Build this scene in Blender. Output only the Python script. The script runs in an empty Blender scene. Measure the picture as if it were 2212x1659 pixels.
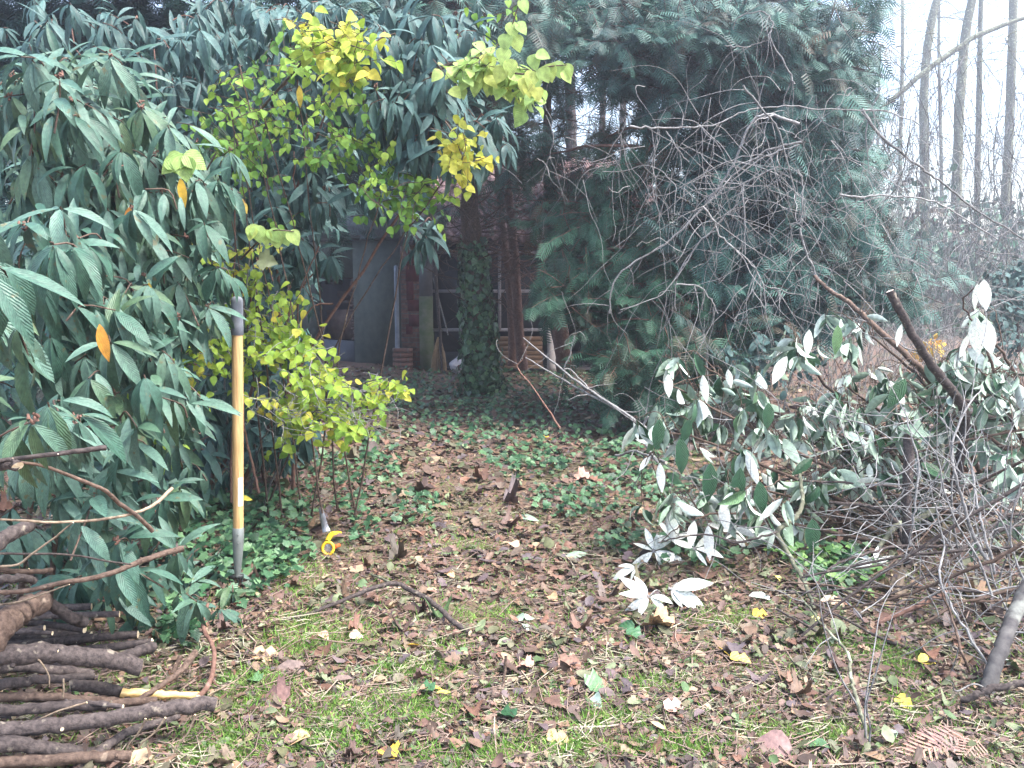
import bpy, math, random
import numpy as np
from mathutils import Vector, Matrix
random.seed(7); RNG = np.random.default_rng(11)
S = bpy.context.scene; COL = S.collection
R = math.radians; PI = math.pi
# ------------------------------------------------------------------ camera
CAM_H = 1.45; PITCH = R(7.1); F = 1840.0          # F: focal length in units of a 2212 px wide frame
cd = bpy.data.cameras.new('camera'); cam = bpy.data.objects.new('camera', cd); COL.objects.link(cam)
cam.location = (0, 0, CAM_H); cam.rotation_euler = (PI/2 - PITCH, 0, 0)
cd.sensor_width = 36; cd.lens = 36*F/2212; cd.clip_end = 2000; cd.clip_start = 0.05
S.camera = cam
# ------------------------------------------------------------------ overcast daylight
SUN_EL, SUN_AZ = R(62), R(110)                     # from high on the right, diffused by cloud
w = bpy.data.worlds.new('World'); S.world = w; w.use_nodes = True
nt = w.node_tree; bg = nt.nodes['Background']
sky = nt.nodes.new('ShaderNodeTexSky'); sky.sky_type = 'NISHITA'; sky.sun_disc = False
sky.sun_elevation = SUN_EL; sky.sun_rotation = SUN_AZ; sky.air_density = 1.0; sky.dust_density = 4.0
hs = nt.nodes.new('ShaderNodeHueSaturation'); hs.inputs['Saturation'].default_value = 0.95
hs.inputs['Value'].default_value = 1.0
nt.links.new(sky.outputs[0], hs.inputs['Color']); nt.links.new(hs.outputs[0], bg.inputs['Color'])
bg.inputs['Strength'].default_value = 0.15
sl = bpy.data.lights.new('sun', 'SUN'); sl.energy = 1.5; sl.angle = R(18); sl.color = (1, .98, .955)
so = bpy.data.objects.new('sun', sl); COL.objects.link(so)
so.rotation_euler = (SUN_EL-PI/2, 0, -SUN_AZ)
S.view_settings.view_transform = 'Standard'; S.view_settings.look = 'None'
S.view_settings.exposure = 2.3; S.view_settings.gamma = 1.0
S.cycles.max_bounces = 5; S.cycles.diffuse_bounces = 3; S.cycles.glossy_bounces = 2
S.cycles.transmission_bounces = 3; S.cycles.volume_bounces = 0; S.cycles.transparent_max_bounces = 4
S.cycles.use_denoising = True

# ------------------------------------------------------------------ noise, projection
def vnoise(x, y, seed=0):
    x = np.asarray(x, float); y = np.asarray(y, float)
    xi = np.floor(x).astype(np.int64); yi = np.floor(y).astype(np.int64); fx = x-xi; fy = y-yi
    fx = fx*fx*(3-2*fx); fy = fy*fy*(3-2*fy)
    def h(a, b):
        n = (a*374761393 + b*668265263 + seed*974711) & 0x7fffffff
        n = ((n ^ (n >> 13))*1274126177) & 0x7fffffff
        return ((n ^ (n >> 16)) & 0xffff)/65535.0
    return (h(xi, yi)*(1-fx)+h(xi+1, yi)*fx)*(1-fy)+(h(xi, yi+1)*(1-fx)+h(xi+1, yi+1)*fx)*fy
def gh(x, y):
    "ground height"
    x = np.asarray(x, float); y = np.asarray(y, float)
    near = np.clip((40-np.abs(y))/30, 0, 1)
    z = (vnoise(x*.9, y*.9, 3)-.5)*.09 + (vnoise(x*3, y*3, 5)-.5)*.035 + (vnoise(x*9, y*9, 6)-.5)*.012
    z = z*near
    z += .10*np.exp(-((x+1.6)**2/1.6 + (y-5.2)**2/5))
    z += .05*np.clip(-x-1.0, 0, 2)
    return z
cp, sp = math.cos(PITCH), math.sin(PITCH)
def ray(u, v):
    a = (u-1106)/F; b = (829.5-v)/F
    return Vector((a, cp + b*sp, -sp + b*cp))
def P(u, v, Y):
    "point seen at pixel (u,v) of a 2212x1659 frame, Y metres in front"
    r = ray(u, v); k = Y/r.y
    return Vector((r.x*k, Y, CAM_H + r.z*k))
def G(u, v, lift=0.0):
    "the point of the ground seen at (u,v)"
    r = ray(u, v); Y = 3.0
    for _ in range(25):
        k = Y/r.y; z = float(gh(r.x*k, Y))
        Y = (CAM_H-z)/(-r.z)*r.y if r.z < -1e-4 else 60
    k = Y/r.y
    return Vector((r.x*k, Y, float(gh(r.x*k, Y))+lift))
def PX(px, Y): return px*Y/F                       # size in metres of px pixels at distance Y
def unit(a):
    a = np.asarray(a, float); return a/np.maximum(np.linalg.norm(a, axis=-1, keepdims=True), 1e-9)

# ------------------------------------------------------------------ geometry collector
class Geo:
    def __init__(s): s.V = []; s.F = {3: [], 4: []}; s.M = {3: [], 4: []}; s.A = []; s.n = 0
    def add(s, V, Fa, attr=None, mi=0):
        V = np.asarray(V, float).reshape(-1, 3); Fa = np.asarray(Fa, np.int64)
        if attr is None: attr = np.zeros_like(V); attr[:, 2] = random.random()
        s.V.append(V); s.A.append(np.asarray(attr, float).reshape(-1, 3))
        s.F[Fa.shape[1]].append(Fa + s.n); s.M[Fa.shape[1]].append(np.full(len(Fa), mi) if np.isscalar(mi) else np.asarray(mi))
        s.n += len(V)
    def faces(s, Fa, base, mi=0):
        Fa = np.asarray(Fa, np.int64); s.F[Fa.shape[1]].append(Fa+base); s.M[Fa.shape[1]].append(np.full(len(Fa), mi))
    def build(s, name, mats, parent=None, smooth=True):
        V = np.concatenate(s.V); A = np.concatenate(s.A)
        loops, starts, mi = [], [], []; pos = 0
        for k in (3, 4):
            if s.F[k]:
                f = np.concatenate(s.F[k]); loops.append(f.ravel()); starts.append(pos+np.arange(len(f))*k); pos += f.size
                mi.append(np.concatenate(s.M[k]))
        loops = np.concatenate(loops).astype(np.int32); starts = np.concatenate(starts).astype(np.int32); mi = np.concatenate(mi).astype(np.int32)
        origin = Vector((0, 0, 0))
        if parent is None and name not in ('ground',):
            lo, hi = V.min(0), V.max(0); origin = Vector(((lo[0]+hi[0])/2, (lo[1]+hi[1])/2, lo[2])); V = V-np.array(origin)
        me = bpy.data.meshes.new(name)
        me.vertices.add(len(V)); me.vertices.foreach_set('co', V.astype(np.float32).ravel())
        me.loops.add(len(loops)); me.loops.foreach_set('vertex_index', loops)
        me.polygons.add(len(starts)); me.polygons.foreach_set('loop_start', starts)
        me.polygons.foreach_set('material_index', mi)
        at = me.attributes.new('leafc', 'FLOAT_VECTOR', 'POINT'); at.data.foreach_set('vector', A.astype(np.float32).ravel())
        me.update(calc_edges=True)
        if smooth: me.polygons.foreach_set('use_smooth', np.ones(len(starts), bool))
        for m in (mats if isinstance(mats, (list, tuple)) else [mats]): me.materials.append(m)
        o = bpy.data.objects.new(name, me); COL.objects.link(o); o.location = origin
        if parent is not None:
            o.parent = parent; o.matrix_parent_inverse = Matrix.Translation(-parent.location)
        return o
def tag(o, label=None, cat=None, group=None, kind=None):
    if label: o['label'] = label
    if cat: o['category'] = cat
    if group: o['group'] = group
    if kind: o['kind'] = kind
    return o
def thing(name, label, cat, loc, group=None):
    o = bpy.data.objects.new(name, None); COL.objects.link(o); o.location = Vector(loc); o.empty_display_size = .1
    return tag(o, label, cat, group)

# ------------------------------------------------------------------ tubes
def smooth_line(pts, per=4, jit=0.0):
    "Catmull-Rom; pts: (N,4) xyz + radius"
    p = np.asarray(pts, float); n = len(p)
    if n == 2: q = np.linspace(p[0], p[1], per+1)
    else:
        e = np.vstack([2*p[0]-p[1], p, 2*p[-1]-p[-2]]); out = []
        for i in range(n-1):
            a, b, c, d = e[i], e[i+1], e[i+2], e[i+3]
            for t in np.arange(per)/per:
                out.append(.5*((2*b)+(-a+c)*t+(2*a-5*b+4*c-d)*t*t+(-a+3*b-3*c+d)*t**3))
        q = np.array(out+[p[-1]])
    if jit: q[:, :3] += RNG.normal(0, jit, (len(q), 3))
    q[:, 3] = np.maximum(q[:, 3], 0.0004)
    return q
def tube(g, q, n=6, mi=0, cap=None, rnd=None, rough=0.0):
    "tube along q (N,4); cap: material index of the two cut ends"
    q = np.asarray(q, float); c = q[:, :3]; r = q[:, 3]
    t = unit(np.gradient(c, axis=0)); up = np.array([0, 0, 1.]) if abs(t[0, 2]) < .8 else np.array([1., 0, 0])
    fr = []; a = unit(np.cross(t[0], up))
    for i in range(len(q)):
        a = unit(a - t[i]*np.dot(a, t[i])); fr.append(a)
    a = np.array(fr); b = np.cross(t, a)
    th = np.arange(n)/n*2*PI
    rr = r[:, None]*np.ones(n)[None]
    if rough: rr = rr*(1+RNG.normal(0, rough, rr.shape))
    V = c[:, None]+rr[..., None]*(np.cos(th)[None, :, None]*a[:, None]+np.sin(th)[None, :, None]*b[:, None])
    m = len(q); i = np.arange(m-1)[:, None]*n; j = np.arange(n)[None]; k = (np.arange(n)+1)[None] % n
    Fq = np.stack([i+j, i+k, i+n+k, i+n+j], -1).reshape(-1, 4)
    L = np.concatenate([[0], np.cumsum(np.linalg.norm(np.diff(c, axis=0), axis=1))])
    at = np.zeros((m, n, 3)); at[..., 0] = L[:, None]; at[..., 1] = (np.arange(n)/n)[None]; at[..., 2] = random.random() if rnd is None else rnd
    g.add(V, Fq, at, mi)
    if cap is not None:
        for e, s in ((0, -1), (m-1, 1)):
            ring = V[e]*1.0; mid = ring.mean(0)+t[e]*s*r[e]*.06
            W = np.vstack([ring, mid+(ring-mid)*.55+t[e]*s*RNG.normal(0, r[e]*.08, (n, 1)), mid[None]])
            f4 = [[x, (x+1) % n, n+(x+1) % n, n+x] for x in range(n)]; f3 = [[n+x, n+(x+1) % n, 2*n] for x in range(n)]
            at2 = np.zeros((2*n+1, 3)); at2[:, 2] = .5
            base = g.n; g.add(W, f4, at2, cap); g.faces(f3, base, cap)
def pline(pts, jit=0.0, per=4, gl=False):
    "[(u,v,Y,px)] -> smooth line"
    out = []
    for u, v, Y, px in pts:
        p = P(u, v, Y); out.append((p.x, p.y, p.z, PX(px, Y)/2))
    return smooth_line(out, per, jit)
def wander(p, d, L, n, r0, r1, wob=.25, pull=(0, 0, 0)):
    "random walk branch"
    p = np.array(p, float); d = unit(np.array(d, float)); out = [(*p, r0)]
    for i in range(n):
        d = unit(d + RNG.normal(0, wob, 3) + np.array(pull)); p = p + d*L/n
        out.append((*p, r0+(r1-r0)*(i+1)/n))
    return np.array(out)
def box(g, lo, hi, mi=0, M=None):
    x0, y0, z0 = lo; x1, y1, z1 = hi
    V = np.array([[x0,y0,z0],[x1,y0,z0],[x1,y1,z0],[x0,y1,z0],[x0,y0,z1],[x1,y0,z1],[x1,y1,z1],[x0,y1,z1]], float)
    if M is not None: V = np.array([M @ Vector(v) for v in V])
    g.add(V, [[3,2,1,0],[4,5,6,7],[0,1,5,4],[1,2,6,5],[2,3,7,6],[3,0,4,7]], None, mi)

# ------------------------------------------------------------------ leaf templates (t along, s across)
def grid_leaf(ts, ws):
    T, Fq = [], []
    for t, wd in zip(ts, ws): T += [(t, -wd), (t, 0), (t, wd)]
    for i in range(len(ts)-1):
        a = i*3; Fq += [[a, a+1, a+4, a+3], [a+1, a+2, a+5, a+4]]
    return np.array(T), np.array(Fq)
LANCE = grid_leaf([0, .1, .28, .48, .68, .86, 1], [.006, .07, .135, .15, .12, .06, .004])
LANCE2 = grid_leaf([0, .15, .45, .8, 1], [.006, .10, .15, .08, .004])
OVATE = grid_leaf([0, .06, .22, .42, .65, .85, 1], [.02, .2, .36, .36, .26, .12, .004])
HEART = grid_leaf([-.06, .05, .22, .42, .65, .85, 1.02], [.16, .36, .46, .44, .32, .16, .005])
OVAL = grid_leaf([0, .2, .55, .85, 1], [.02, .2, .27, .16, .01])
SHRED = grid_leaf([0, .5, 1], [.12, .25, .04])
BLADE = grid_leaf([0, .5, 1], [.035, .03, .002])
def fan(outline):
    o = np.array(outline, float); n = len(o); T = np.vstack([o, [[.38, 0]]])
    return T, np.array([[i, (i+1) % n, n] for i in range(n)])
def sym(half): return half + [(t, -s) for t, s in half[::-1] if abs(s) > 1e-6]
IVY = fan(sym([(.0, 0.), (-.06, .16), (.02, .42), (.26, .33), (.42, .52), (.60, .26), (1., 0)]))
MAPLE = fan(sym([(.0, 0.), (-.08, .18), (-.02, .40), (.14, .38), (.22, .62), (.36, .56), (.44, .64), (.52, .34), (.66, .36), (.78, .22), (.86, .14), (1.05, 0)]))
TORN = fan([(0, 0), (.05, .25), (.3, .34), (.42, .2), (.6, .36), (.85, .2), (1, 0), (.8, -.18), (.62, -.33), (.5, -.15), (.3, -.3), (.08, -.2)])
def frond(npair=9):
    T, Fq = [], []
    def blade(t0, s0, dt, ds, wd):
        b = len(T); nt_, ns_ = -ds, dt; l = math.hypot(nt_, ns_); nt_ /= l; ns_ /= l
        T.extend([(t0-nt_*wd*.6, s0-ns_*wd*.6), (t0+nt_*wd*.6, s0+ns_*wd*.6), (t0+dt*.6+nt_*wd, s0+ds*.6+ns_*wd), (t0+dt*.6-nt_*wd, s0+ds*.6-ns_*wd),
                  (t0+dt+nt_*wd*.15, s0+ds+ns_*wd*.15), (t0+dt-nt_*wd*.15, s0+ds-ns_*wd*.15)])
        Fq.extend([[b, b+1, b+2, b+3], [b+3, b+2, b+4, b+5]])
    blade(0, 0, 1, 0, .02)
    for i in range(npair):
        t = .08+.84*i/npair; L = .34*(1-.65*t)+.05
        for sg in (-1, 1): blade(t, 0, L*.65, sg*L, .024)
    return np.array(T), np.array(Fq)
FROND = frond(7)
def leaves(g, tmpl, pos, ax, nr, L, W=1.0, bend=.3, fold=.25, rnd=None, mi=0, curl=0.0, double=None):
    """scatter N leaves. double: material index of an underside sheet 0.5 mm below"""
    T, Fq = tmpl; pos = np.asarray(pos, float).reshape(-1, 3); N = len(pos)
    if N == 0: return
    ax = unit(np.broadcast_to(ax, (N, 3))); nr = np.broadcast_to(nr, (N, 3)); nr = unit(nr-ax*(nr*ax).sum(1, keepdims=True)); sd = np.cross(nr, ax)
    f = lambda a: np.broadcast_to(np.asarray(a, float), (N,))[:, None]
    L, W, bend, fold, curl = f(L), f(W), f(bend), f(fold), f(curl)
    t = T[:, 0][None]; s = T[:, 1][None]; b = np.where(np.abs(bend) < 1e-3, 1e-3, bend)
    x = np.sin(b*t)/b; z = -(1-np.cos(b*t))/b
    cz = fold*np.abs(s) + curl*(s*s*4)
    xx = x+np.sin(b*t)*cz*.5; zz = z+np.cos(b*t)*cz
    V = pos[:, None]+ax[:, None]*(xx*L)[..., None]+sd[:, None]*(s*W*L)[..., None]+nr[:, None]*(zz*L)[..., None]
    n = len(T); rn = RNG.random(N) if rnd is None else np.broadcast_to(rnd, (N,))
    A = np.zeros((N, n, 3)); A[..., 0] = t; A[..., 1] = s; A[..., 2] = rn[:, None]
    Fa = (Fq[None]+(np.arange(N)*n)[:, None, None]).reshape(-1, Fq.shape[1])
    g.add(V, Fa, A, mi)
    if double is not None: g.add(V-nr[:, None]*.0012, Fa[:, ::-1], A, double)
def rdir(n, zs=1.0):
    a = RNG.normal(0, 1, (n, 3)); a[:, 2] *= zs; return unit(a)

# ------------------------------------------------------------------ materials
def mat(name):
    m = bpy.data.materials.new(name); m.use_nodes = True
    return m, m.node_tree, m.node_tree.nodes['Principled BSDF']
def nd(nt, t, **k):
    n = nt.nodes.new('ShaderNode'+t)
    for a, b in k.items():
        if a.startswith('i_'): n.inputs[int(a[2:]) if a[2:].isdigit() else a[2:].replace('_', ' ')].default_value = b
        else: setattr(n, a, b)
    return n
def ramp(nt, stops, interp='LINEAR'):
    r = nt.nodes.new('ShaderNodeValToRGB'); r.color_ramp.interpolation = interp; e = r.color_ramp.elements
    while len(e) < len(stops): e.new(.5)
    for x, (p, c) in zip(e, stops): x.position = p; x.color = (*c, 1)
    return r
def leaf_mat(name, cols, rough=.5, trans=0.0, veins=0.0, vscale=(13, 26), spec=.4, blotch=None):
    m, nt, b = mat(name); lk = nt.links.new
    at = nd(nt, 'Attribute', attribute_name='leafc'); sx = nd(nt, 'SeparateXYZ'); lk(at.outputs['Vector'], sx.inputs[0])
    st = [((i+.5)/len(cols), c) for i, c in enumerate(cols)]
    rp = ramp(nt, st); lk(sx.outputs[2], rp.inputs[0]); col = rp.outputs[0]
    tc = nd(nt, 'TexCoord'); ns = nd(nt, 'TexNoise', i_Scale=45.0 if not blotch else 90.0, i_Detail=3.0); lk(tc.outputs['Object'], ns.inputs['Vector'])
    rr = ramp(nt, [(.3, (.72, .72, .72)), (.7, (1.2, 1.2, 1.15))]); lk(ns.outputs[0], rr.inputs[0])
    mx = nd(nt, 'MixRGB', blend_type='MULTIPLY', i_Fac=1.0); lk(col, mx.inputs[1]); lk(rr.outputs[0], mx.inputs[2]); col = mx.outputs[0]
    if blotch:
        n2 = nd(nt, 'TexNoise', i_Scale=30.0, i_Detail=4.0); lk(tc.outputs['Object'], n2.inputs['Vector'])
        r2 = ramp(nt, [(.64, (0, 0, 0)), (.70, (.8, .8, .8))]); lk(n2.outputs[0], r2.inputs[0])
        m2 = nd(nt, 'MixRGB', i_2=(*blotch, 1)); lk(r2.outputs[0], m2.inputs[0]); lk(col, m2.inputs[1]); m2.inputs[2].default_value = (*blotch, 1); col = m2.outputs[0]
    if veins:
        ab = nd(nt, 'Math', operation='ABSOLUTE'); lk(sx.outputs[1], ab.inputs[0])
        nv = nd(nt, 'TexNoise', i_Scale=60.0, i_Detail=2.0); lk(tc.outputs['Object'], nv.inputs['Vector'])
        vd = nd(nt, 'Math', operation='MULTIPLY_ADD', i_1=.09); lk(nv.outputs[0], vd.inputs[0]); lk(sx.outputs[0], vd.inputs[2])
        a1 = nd(nt, 'Math', operation='MULTIPLY', i_1=float(vscale[0])*6.283); lk(vd.outputs[0], a1.inputs[0])
        a2 = nd(nt, 'Math', operation='MULTIPLY', i_1=float(vscale[1])*6.283); lk(ab.outputs[0], a2.inputs[0])
        su = nd(nt, 'Math', operation='SUBTRACT'); lk(a1.outputs[0], su.inputs[0]); lk(a2.outputs[0], su.inputs[1])
        si = nd(nt, 'Math', operation='SINE'); lk(su.outputs[0], si.inputs[0])
        mr = nd(nt, 'Math', operation='LESS_THAN', i_1=.008); lk(ab.outputs[0], mr.inputs[0])
        h = nd(nt, 'Math', operation='SUBTRACT'); lk(si.outputs[0], h.inputs[0])
        m3 = nd(nt, 'Math', operation='MULTIPLY', i_1=2.5); lk(mr.outputs[0], m3.inputs[0]); lk(m3.outputs[0], h.inputs[1])
        ad = nd(nt, 'Math', operation='ADD'); lk(h.outputs[0], ad.inputs[0]); lk(ns.outputs[0], ad.inputs[1])
        bu = nd(nt, 'Bump', i_Strength=veins, i_Distance=.0016); lk(ad.outputs[0], bu.inputs['Height']); lk(bu.outputs[0], b.inputs['Normal'])
        vr = nd(nt, 'MapRange', i_1=-1.0, i_2=1.0, i_3=.93, i_4=1.04); lk(h.outputs[0], vr.inputs[0])
        m4 = nd(nt, 'MixRGB', blend_type='MULTIPLY', i_Fac=1.0); lk(col, m4.inputs[1]); lk(vr.outputs[0], m4.inputs[2]); col = m4.outputs[0]
    lk(col, b.inputs['Base Color']); b.inputs['Roughness'].default_value = rough; b.inputs['Specular IOR Level'].default_value = spec
    if trans:
        out = nt.nodes['Material Output']; tr = nd(nt, 'BsdfTranslucent'); lk(col, tr.inputs[0])
        ms = nd(nt, 'MixShader', i_0=trans); lk(b.outputs[0], ms.inputs[1]); lk(tr.outputs[0], ms.inputs[2]); lk(ms.outputs[0], out.inputs[0])
    return m
def bark_mat(name, c1, c2, c3=None, scale=30, rough=.85, bump=.5, stretch=.25, lich=.62):
    m, nt, b = mat(name); lk = nt.links.new; tc = nd(nt, 'TexCoord')
    at = nd(nt, 'Attribute', attribute_name='leafc'); sx = nd(nt, 'SeparateXYZ'); lk(at.outputs['Vector'], sx.inputs[0])
    ns = nd(nt, 'TexNoise', i_Scale=float(scale), i_Detail=6.0, i_Roughness=.65); lk(tc.outputs['Object'], ns.inputs['Vector'])
    r1 = ramp(nt, [(.35, c1), (.68, c2)]); lk(ns.outputs[0], r1.inputs[0]); col = r1.outputs[0]
    if c3:
        n2 = nd(nt, 'TexNoise', i_Scale=scale*.45, i_Detail=5.0); lk(tc.outputs['Object'], n2.inputs['Vector'])
        r2 = ramp(nt, [(lich-.05, (0, 0, 0)), (lich+.04, (1, 1, 1))]); lk(n2.outputs[0], r2.inputs[0])
        m2 = nd(nt, 'MixRGB'); lk(r2.outputs[0], m2.inputs[0]); lk(col, m2.inputs[1]); m2.inputs[2].default_value = (*c3, 1); col = m2.outputs[0]
    vr = nd(nt, 'MapRange', i_3=.72, i_4=1.3); lk(sx.outputs[2], vr.inputs[0])
    m4 = nd(nt, 'MixRGB', blend_type='MULTIPLY', i_Fac=1.0); lk(col, m4.inputs[1]); lk(vr.outputs[0], m4.inputs[2])
    lk(m4.outputs[0], b.inputs['Base Color']); b.inputs['Roughness'].default_value = rough; b.inputs['Specular IOR Level'].default_value = .25
    bu = nd(nt, 'Bump', i_Strength=bump, i_Distance=.004); lk(ns.outputs[0], bu.inputs['Height']); lk(bu.outputs[0], b.inputs['Normal'])
    return m
def plain(name, c1, c2, scale=20, rough=.7, bump=.2, metal=0.0, stretch=(1, 1, 1), spec=.3, dist=.003):
    m, nt, b = mat(name); lk = nt.links.new; tc = nd(nt, 'TexCoord'); mp = nd(nt, 'Mapping'); mp.inputs['Scale'].default_value = stretch
    lk(tc.outputs['Object'], mp.inputs[0]); ns = nd(nt, 'TexNoise', i_Scale=float(scale), i_Detail=6.0, i_Roughness=.6); lk(mp.outputs[0], ns.inputs['Vector'])
    r1 = ramp(nt, [(.32, c1), (.68, c2)]); lk(ns.outputs[0], r1.inputs[0]); lk(r1.outputs[0], b.inputs['Base Color'])
    b.inputs['Roughness'].default_value = rough; b.inputs['Metallic'].default_value = metal; b.inputs['Specular IOR Level'].default_value = spec
    bu = nd(nt, 'Bump', i_Strength=bump, i_Distance=dist); lk(ns.outputs[0], bu.inputs['Height']); lk(bu.outputs[0], b.inputs['Normal'])
    return m
M = {}
M['vib'] = leaf_mat('viburnum leaf', [(.034, .092, .064), (.058, .132, .098), (.042, .108, .074), (.082, .165, .128), (.10, .185, .146), (.06, .125, .075), (.08, .14, .07)], rough=.46, trans=.08, veins=.35, blotch=(.11, .10, .045))
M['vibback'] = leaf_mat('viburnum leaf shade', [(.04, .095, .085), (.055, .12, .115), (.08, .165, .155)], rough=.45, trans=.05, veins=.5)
M['under'] = leaf_mat('leaf underside', [(.26, .36, .27), (.36, .48, .39), (.43, .55, .48), (.28, .40, .28), (.52, .63, .56), (.70, .77, .72)], rough=.7, trans=.18, veins=.35)
M['piletop'] = leaf_mat('cut leaf upper side', [(.035, .10, .05), (.06, .15, .07), (.12, .25, .15), (.16, .30, .13), (.045, .12, .06), (.05, .13, .06)], rough=.4, trans=.12, veins=.7)
M['yel'] = leaf_mat('yellow green leaf', [(.15, .29, .04), (.24, .40, .06), (.36, .50, .07), (.30, .45, .06), (.50, .56, .09), (.66, .58, .09)], rough=.5, trans=.38, veins=.35, vscale=(8, 12), spec=.3)
M['yel2'] = leaf_mat('green climber leaf', [(.08, .19, .04), (.13, .28, .05), (.20, .38, .06), (.28, .45, .07), (.40, .53, .09)], rough=.5, trans=.35, veins=.35, vscale=(8, 12), spec=.3)
M['lime'] = leaf_mat('pale lime leaf', [(.30, .46, .14), (.38, .54, .18), (.46, .58, .17), (.54, .58, .14)], rough=.5, trans=.4, veins=.4, vscale=(7, 9), spec=.3)
M['orange'] = leaf_mat('autumn leaf', [(.55, .22, .04), (.70, .42, .05), (.72, .55, .08), (.50, .30, .08)], rough=.55, trans=.2, veins=.4)
M['ivy'] = leaf_mat('ivy leaf', [(.018, .055, .026), (.03, .085, .04), (.045, .12, .055), (.065, .155, .075), (.11, .21, .10)], rough=.38, trans=.1, veins=.3, vscale=(4, 5))
M['con'] = leaf_mat('conifer needles', [(.014, .05, .034), (.025, .085, .053), (.042, .125, .075), (.072, .185, .11), (.02, .065, .04), (.08, .06, .035)], rough=.55, trans=.08)
M['con2'] = leaf_mat('conifer needles blue', [(.016, .052, .052), (.030, .092, .082), (.048, .135, .112), (.075, .185, .148), (.02, .06, .055), (.07, .055, .035)], rough=.55, trans=.08)
M['lit'] = leaf_mat('leaf litter', [(.055, .036, .028), (.13, .07, .05), (.22, .115, .08), (.08, .055, .048), (.26, .17, .11), (.13, .085, .062), (.075, .055, .06), (.38, .29, .19), (.05, .037, .035), (.18, .105, .085), (.12, .105, .06), (.07, .13, .05), (.08, .062, .045), (.20, .25, .14), (.10, .068, .055), (.15, .09, .075), (.065, .046, .044), (.11, .12, .06), (.13, .09, .095), (.09, .07, .078)], rough=.6, trans=.06)
M['moss'] = leaf_mat('grass blade', [(.08, .20, .03), (.14, .30, .045), (.20, .37, .06), (.26, .34, .11)], rough=.6, trans=.3)
M['twigl'] = bark_mat('dry twig', (.12, .085, .07), (.30, .22, .18), (.36, .33, .24), scale=12, lich=.56)
M['barkd'] = bark_mat('dark bark', (.028, .022, .022), (.105, .085, .078), (.22, .19, .15), scale=70, lich=.66, bump=1.0)
M['barkb'] = bark_mat('brown bark', (.05, .032, .025), (.15, .105, .08), (.26, .20, .15), scale=65, lich=.68, bump=.9)
M['barkg'] = bark_mat('grey green bark', (.07, .075, .05), (.15, .15, .105), (.26, .29, .20), scale=45, lich=.6)
M['barkr'] = bark_mat('red brown bark', (.10, .05, .038), (.21, .125, .095), (.30, .22, .18), scale=40, lich=.7)
M['pale'] = bark_mat('pale twig bark', (.14, .138, .135), (.30, .295, .29), (.09, .086, .085), scale=70, lich=.62)
M['palew'] = bark_mat('tan twig bark', (.15, .11, .075), (.32, .25, .18), (.10, .075, .055), scale=60, lich=.6)
M['lich'] = bark_mat('lichen bark', (.05, .047, .05), (.12, .115, .11), (.20, .21, .19), scale=22, lich=.6)
M['cut'] = plain('fresh cut wood', (.62, .46, .26), (.85, .74, .54), scale=60, rough=.7)
M['cutw'] = plain('white cut wood', (.80, .66, .55), (.9, .84, .76), scale=60, rough=.7)
M['split'] = plain('split yellow wood', (.50, .30, .09), (.80, .60, .28), scale=35, rough=.65, bump=.8, stretch=(.3, 2, 2))
M['cuto'] = plain('orange cut wood', (.42, .20, .07), (.62, .36, .16), scale=50, rough=.7)

# ================================================================== GROUND
def spaced(near, step, far):
    a = [0.0]
    while a[-1] < near: a.append(a[-1]+step)
    while a[-1] < far: a.append(a[-1]+(a[-1]-a[-2])*1.25)
    return a
px_ = spaced(6, .07, 600); xs = np.array([-x for x in px_[::-1][:-1]]+px_)
ys = np.array([-y for y in spaced(1, .3, 300)[::-1][:-1]]+spaced(17, .07, 900))
X, Y = np.meshgrid(xs, ys); Z = gh(X, Y); nx, ny = len(xs), len(ys)
i = np.arange(ny-1)[:, None]*nx; j = np.arange(nx-1)[None]
g = Geo(); g.add(np.stack([X, Y, Z], -1), np.stack([i+j, i+j+1, i+j+nx+1, i+j+nx], -1).reshape(-1, 4), np.zeros((nx*ny, 3)))
m, nt, b = mat('soil and leaf litter'); lk = nt.links.new; tc = nd(nt, 'TexCoord')
n1 = nd(nt, 'TexNoise', i_Scale=28.0, i_Detail=8.0, i_Roughness=.7); lk(tc.outputs['Object'], n1.inputs['Vector'])
n2 = nd(nt, 'TexNoise', i_Scale=1.3, i_Detail=4.0); lk(tc.outputs['Object'], n2.inputs['Vector'])
vo = nd(nt, 'TexVoronoi', i_Scale=38.0); lk(tc.outputs['Object'], vo.inputs['Vector'])
r1 = ramp(nt, [(.3, (.05, .035, .028)), (.5, (.12, .08, .06)), (.7, (.24, .16, .12))]); lk(n1.outputs[0], r1.inputs[0])
r2 = ramp(nt, [(0, (.07, .045, .035)), (.3, (.22, .14, .10)), (.6, (.12, .08, .07)), (1, (.30, .21, .15))]); lk(vo.outputs['Color'], r2.inputs[0])
mx = nd(nt, 'MixRGB', i_Fac=.5); mx.inputs[0].default_value = .5; lk(r1.outputs[0], mx.inputs[1]); lk(r2.outputs[0], mx.inputs[2])
r3 = ramp(nt, [(.50, (0, 0, 0)), (.62, (.7, .7, .7))]); lk(n2.outputs[0], r3.inputs[0])
m2 = nd(nt, 'MixRGB'); lk(r3.outputs[0], m2.inputs[0]); lk(mx.outputs[0], m2.inputs[1]); m2.inputs[2].default_value = (.09, .09, .045, 1)
lk(m2.outputs[0], b.inputs['Base Color']); b.inputs['Roughness'].default_value = .9; b.inputs['Specular IOR Level'].default_value = .2
bu = nd(nt, 'Bump', i_Strength=.8, i_Distance=.015); lk(n1.outputs[0], bu.inputs['Height']); lk(bu.outputs[0], b.inputs['Normal'])
tag(g.build('ground', m), kind='structure')

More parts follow.
